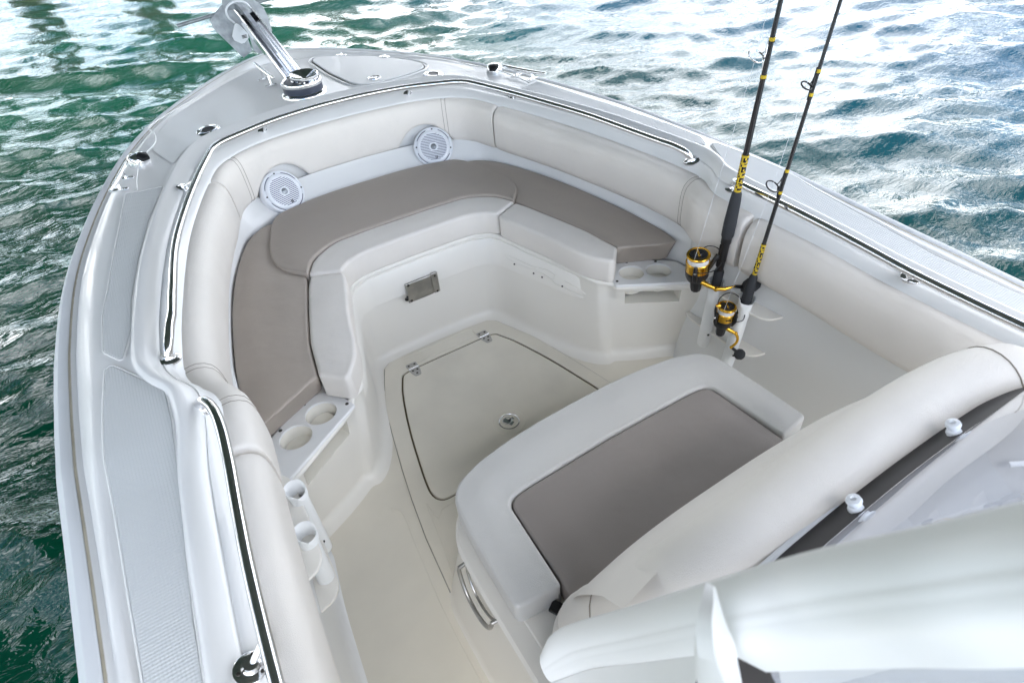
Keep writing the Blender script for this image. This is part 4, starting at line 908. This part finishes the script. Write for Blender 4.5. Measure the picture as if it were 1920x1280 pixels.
# ------------------------------------------------------------------ console: seat box, cushion, backrest
def band(P, z): return [(x, y, z) for x, y in P]
bot = [(.652,-.2),(.655,.60),(.655,.95),(.645,1.06),(.60,1.145),(.50,1.185),(.30,1.20),(0,1.205)]
top = [(.600,-.2),(.602,.60),(.596,.92),(.575,1.00),(.53,1.06),(.44,1.095),(.26,1.115),(0,1.12)]
def hsym(P, z, n=6): 
    q = [(-x, y, z) for x, y in P]+[(x, y, z) for x, y in P[::-1][1:]]; return catmull(q, n)
mixp = lambda t: [tuple((1-t)*np.array(a)+t*np.array(b)) for a, b in zip(bot, top)]
def out_(P, d): return [(p[0], p[1]) for p in off([(a[0], a[1], 0) for a in P], -d)]
cb = MB().grid([hsym(out_(bot, .018), -.002), hsym(out_(bot, .006), .010), hsym(bot, .035), hsym(mixp(.5), .26), hsym(mixp(.97), .475), hsym(out_(top, .002), .485), hsym(out_(top, .016), .492), hsym(out_(top, .018), .505), hsym(out_(top, .008), .516), hsym(out_(top, -.03), .517), hsym(out_(top, -.2), .517)]).build('console_seat_box', 'gelw', boat)
slab('console_seat_top', resample(sym([(.560,-.2),(.560,.90),(.50,1.02),(.3,1.06),(0,1.07)][::-1]), .1), .48, .519, 'gelw', boat, r=.003, seg=1)
# round porthole ring on the left of the box, and its glass
for s in (-1, 1):
    def arc(r, o, a0=3.14, a1=6.283, n=26): return [(s*(.609+o+(.5-z)*.09), y, z) for a in np.linspace(a0, a1, n) for y, z in ((.805+r*math.cos(a), .50+r*math.sin(a)),)]
    hn = MB().tube([(s*.585, .700, .500)]+arc(.100, .026)+[(s*.585, .910, .500)], .0068, 10).build('grab_handle', 'steel', boat)
    MB().tube(arc(.088, .004), .0045, 8).build('handle_recess_rim', 'steel', hn)
cu = thing('seat_cushion', 'thick white-bordered console cushion with taupe centre, in front of the big roll backrest', 'cushion', (0, .9, .52))
def C_(o): o.location = (.012, -.9, -.52); return o
ou = [(0,1.166),(.18,1.163),(.32,1.152),(.45,1.130),(.535,1.095),(.572,1.045),(.582,.95),(.588,.80),(.590,.648)]
io = [(.452,.632),(.443,.80),(.436,.925),(.415,.950),(.36,.958),(0,.966)]
U = ou+io; U = U+[(-x, y) for x, y in U[::-1][1:-1]]
rr = [.05,.05,.08,.08,.03,.03,.06,.08,.022,.014,.05,.02,.02,.03,.05]; rr = rr+rr[::-1][1:-1]
bz_ = lambda x, y: .622+.006*math.cos(min(1, abs(x)/.6)*1.57)
bd = C_(slab('cushion_border', resample(roundpoly(U, rr), .02), .523, bz_, 'ving', cu, r=.012, seg=5, rb=.010, crown=.012))
I = [(0,.962),(.36,.954),(.412,.946),(.431,.922),(.438,.80),(.446,.60),(.44,.45),(0,.45)]; I = I+[(-x, y) for x, y in I[::-1][1:-1]]
rr = [.05,.02,.02,.03,.05,.05,.02,.05]; rr = rr+rr[::-1][1:-1]
C_(slab('taupe_pad', resample(roundpoly(I, rr), .025), .53, lambda x, y: .620-.0*x, 'taupe2', cu, r=.010, seg=4, crown=.012))
for dd, r_, z_ in ((.0165, .0017, .0004), (.025, .0013, .0026)):
    q = [(x, y) for x, y in inset([(p[0], p[1]) for p in (lambda Z_: Z_ if area2(Z_) > 0 else Z_[::-1])(resample(roundpoly(U, 0.06), .02))], dd)]
    q = [p for p in q if p[1] > .66 and (abs(p[0]) > .5 or p[1] > 1.03)]
    lf = sorted([p for p in q], key=lambda p: math.atan2(p[1]-.75, p[0]))
    C_(MB().tube([(x, y, bz_(x, y)+z_) for x, y in lf], r_, 5).build('stitching', 'seam', bd))
for s in (-1, 1):
    C_(MB().tube([(s*.588, .650, .53), (s*.588, .648, .60), (s*.577, .655, .619), (s*.47, .645, .620), (s*.455, .640, .60)], .0014, 5).build('stitching', 'seam', bd))
# seat hinge metal
MB().box((-.468, .612, .555), (.035, .045, .014), Matrix.Rotation(.5, 3, 'Z')).build('seat_hinge', 'black', boat, bevel=.003)
# backrest panel
rw = []
for y, z, hw in ((.585, .56, .52), (.590, .62, .54), (.585, .68, .55), (.565, .76, .56), (.530, .86, .57), (.490, .95, .58), (.44, 1.03, .58), (.38, 1.08, .58)):
    rw.append([(x, y-.05*(abs(x)/.55)**3, z) for x in np.linspace(-.86*hw, .86*hw, 30)])
MB().grid(rw).build('seat_backrest', 'vin', boat)
# big roll along the top of the backrest, dropping forward into a wing on the left and right
path = [(-.450,.500,.655),(-.450,.465,.74),(-.440,.420,.83),(-.415,.375,.92),(-.36,.338,1.01),(-.28,.318,1.06),(-.15,.310,1.085),(0,.310,1.095),(.15,.310,1.098),(.30,.307,1.10),(.42,.300,1.10),(.52,.285,1.10),(.60,.262,1.098),(.66,.235,1.09)]
RP = catmull(path, 6); rows = []
for i, p in enumerate(RP):
    a = RP[max(i-1, 0)]; c = RP[min(i+1, len(RP)-1)]; T_ = Vector(c-a).normalized(); u = Vector((0, -.35, 1)); u = (u-T_*u.dot(T_)).normalized(); v = T_.cross(u)
    e = min(i, len(RP)-1-i); k = [.55, .86, .97][e] if e < 3 else 1.0
    rows.append([Vector(p)+(u*math.sin(q)*.080+v*math.cos(q)*.088)*k for q in np.linspace(0, 2*math.pi, 26, endpoint=False)])
rollo = MB().grid(rows, closed_u=True, cap0=True, cap1=True).build('backrest_roll', 'vin', boat, sharp=75)
for j in (14, 70): MB().tube([q for q in rows[j]], .0022, 5, closed=True).build('seam', 'seam', rollo)
# left wing cushion at the seat's end
WG = [(-.255,.535),(-.30,.56),(-.42,.585),(-.48,.580),(-.535,.545),(-.56,.49),(-.56,.40),(-.255,.38)]
slab('backrest_wing', resample(roundpoly(WG, .03), .02), .535, lambda x, y: .66+.12*max(0, x+.56)-.35*max(0, x+.36)+.22*(.58-y), 'vin', boat, r=.030, seg=6)
WG = [(-x, y) for x, y in WG]; slab('backrest_wing', resample(roundpoly(WG, .03), .02), .535, lambda x, y: .66+.12*max(0, -x+.56)-.35*max(0, -x+.36)+.22*(.58-y), 'vin', boat, r=.030, seg=6)
# console body behind the seat
b = MB(); rws = []
for z, hx, yf in ((-.0, .585, .50), (.45, .580, .50), (.9, .600, .40), (1.06, .610, .235), (1.075, .60, .225)):
    rws.append([(-hx, -1.3, z), (-hx, yf-.15, z), (-hx+.03, yf-.04, z), (-hx+.12, yf, z), (0, yf+.01, z), (hx-.12, yf, z), (hx-.03, yf-.04, z), (hx, yf-.15, z), (hx, -1.3, z)])
b.grid(rws).build('console_body', 'gel', boat)
# dash top seen through the windscreen
d_ = MB().grid([[(x, y, z) for x in np.linspace(-.58, .64, 12)] for y, z in ((.225, 1.075), (.13, 1.085), (.06, 1.10), (-.10, 1.15), (-.12, 1.21), (-.32, 1.26), (-.5, 1.28), (-.9, 1.28))]).build('dashboard', 'dash', boat, sharp=25)
slab('dash_pod', roundpoly([(.10,.02),(.55,.03),(.58,-.3),(.06,-.3)], .05), 1.10, lambda x, y: 1.16-.35*min(0, y-.02)*.5, 'dash', boat, r=.02, seg=4)
MB().tube(catmull([(.36,.12,1.10),(.42,.05,1.14),(.44,-.05,1.20),(.43,-.20,1.27)], 6), .006, 8).build('dash_trim', 'plast', boat)
# windscreen
o_l = [(-.62,.10,1.06),(-.56,.175,1.075),(-.42,.222,1.085),(-.25,.240,1.095),(-.09,.245,1.10),(.06,.247,1.10),(.20,.245,1.10),(.34,.240,1.10),(.46,.230,1.10),(.58,.195,1.10),(.66,.10,1.10)]
o_l = [(x, y, z+.045) for x, y, z in o_l]
i_l = [(p[0]*.985, p[1]-.045, p[2]+.045) for p in o_l]; tl = [(p[0]*.93, p[1]-.235, p[2]+.64) for p in o_l]; ml = [tuple(.5*np.array(a)+.5*np.array(c)+np.array((0, .02, 0))) for a, c in zip(i_l, tl)]
ws = MB().grid([catmull(i_l, 5), catmull(ml, 5), catmull(tl, 5)]).build('windscreen', 'glass', boat)
MB().grid([catmull([(p[0], p[1], p[2]-.004) for p in o_l], 5), catmull([(p[0], p[1], p[2]+.001) for p in i_l], 5)]).build('windscreen_border', 'frit', ws)
MB().tube(catmull([(p[0], p[1]+.004, p[2]-.008) for p in o_l], 5), .008, 8).build('windscreen_gasket', 'plast', ws)
for q in [(-0.053,0.214,1.175),(0.267,0.212,1.175)]:
    nv = Vector((-.25, .35, 1)).normalized()
    MB().lathe([(0, -.002), (.0135, -.001), (.0145, .004), (.0125, .010), (.0075, .012), (.0070, .019), (.0130, .021), (.0145, .026), (.0125, .032), (.0060, .0335), (.004, .030), (0, .030)], q, nv, 18, caps=False).build('snap_knob', 'plast', ws)
# white moulded pillar carrying the top, left side
E1 = [(-0.644,0.396,0.98),(-0.629,0.397,1.03),(-0.608,0.373,1.1),(-0.586,0.25,1.37),(-0.603,0.157,1.6),(-0.599,0.087,1.76),(-0.6,0.044,1.85),(-0.585,0.015,1.9),(-0.572,-0.02,1.96)]
E2 = [(-0.656,0.363,0.93),(-0.64,0.327,1.02),(-0.625,0.289,1.12),(-0.618,0.184,1.38),(-0.629,0.103,1.6),(-0.623,0.032,1.765),(-0.627,0.006,1.83),(-0.62,-0.015,1.87),(-0.613,-0.048,1.93)]
E1, E2 = catmull(E1, 6), catmull(E2, 6)
def toward(p, d):
    v = Vector((-.55, .55, .62)).normalized(); return Vector(p)+v*d
rows = []
for t, h in ((0, -.05), (0, -.012), (.02, -.003), (.06, .004), (.2, .012), (.45, .016), (.66, .0145), (.675, .0130), (.72, .0130), (.80, .0115), (.815, .0100), (.86, .009), (.93, .006), (.985, .0), (1.0, -.010), (1.0, -.05)):
    rows.append([toward(np.array(a)*(1-t)+np.array(c)*t, h) for a, c in zip(E1, E2)])
MB().grid(rows, cap0=False).build('top_pillar', 'gels', boat, sharp=70)
MB().grid([[r[0] for r in rows], [Vector(rows[0][0])*.5+Vector(rows[-1][0])*.5+Vector((0, 0, -.03))]*len(rows)]).build('pillar_tip', 'gels', boat)
# console side under the pillar with its upright fin
S1 = [Vector(p)+Vector((.0, .0, -.008)) for p in E2[:24]]
side = []
for k, (dx, dy, dz) in enumerate(((0, 0, 0), (-.012, -.012, -.03), (-.022, -.03, -.08), (-.03, -.06, -.2), (-.03, -.10, -.5))):
    side.append([p+Vector((dx, dy, dz)) for p in S1])
MB().grid(side).build('console_side', 'gels', boat)
f1 = [(-0.655,0.11,1.735),(-0.667,0.106,1.73),(-0.677,0.101,1.72),(-0.682,0.096,1.7),(-0.682,0.09,1.67),(-0.678,0.08,1.62)]
f2 = [(-0.658,0.108,1.74),(-0.67,0.098,1.745),(-0.68,0.09,1.745),(-0.685,0.082,1.735),(-0.683,0.074,1.71),(-0.676,0.06,1.67)]
f3 = [(-0.652,0.11,1.73),(-0.645,0.105,1.7),(-0.638,0.099,1.67),(-0.635,0.089,1.65),(-0.632,0.081,1.62),(-0.627,0.066,1.57)]
MB().grid([catmull(f, 5) for f in (f1, [tuple(.5*np.array(a)+.5*np.array(c)+np.array((-.004, .004, .004))) for a, c in zip(f1, f2)], f2, [tuple(.5*np.array(a)+.5*np.array(c)) for a, c in zip(f2, f3)], f3)]).build('pillar_fin', 'gels', boat)
g1 = [(-0.624,0.097,1.61),(-0.623,0.091,1.59),(-0.618,0.082,1.56),(-0.61,0.068,1.52)]; g2 = [(-0.603,0.079,1.625),(-0.601,0.072,1.6),(-0.595,0.061,1.57),(-0.581,0.045,1.53)]
MB().grid([catmull(g1, 3), catmull(g2, 3)]).build('side_window_border', 'frit', boat)
g3 = [(-0.602,0.079,1.624),(-0.601,0.072,1.599),(-0.595,0.061,1.569),(-0.581,0.046,1.529)]; g4 = [(-0.557,-0.019,1.8),(-0.552,-0.026,1.78),(-0.539,-0.038,1.74),(-0.536,-0.055,1.7)]
g5 = [(-0.524,-0.066,1.88),(-0.531,-0.079,1.86),(-0.528,-0.095,1.83),(-0.527,-0.111,1.8)]
sw = MB().grid([catmull(g, 3) for g in (g3, g4, g5)]).build('side_window', 'glass', boat)
MB().grid([[Vector(p)+Vector((.07, -.02, -.09)) for p in catmull(g, 3)] for g in (g1, g4, g5)]).build('inner_panel', 'gel', boat)
# cushions' undercut aft ends (foam tapers under)
for o in bpy.data.objects:
    if o.name.startswith('taupe_pad') and o.parent and abs(o.parent.location.x) > .5:
        for v in o.data.vertices:
            if v.co.y < 1.93 and v.co.z < .66:
                edge = 1.683+(1.02-abs(v.co.x))*.52; w_ = max(0, 1-(v.co.y-edge)/.11); v.co.y += .058*min(1, w_)*(1-(v.co.z-.546)/.13)
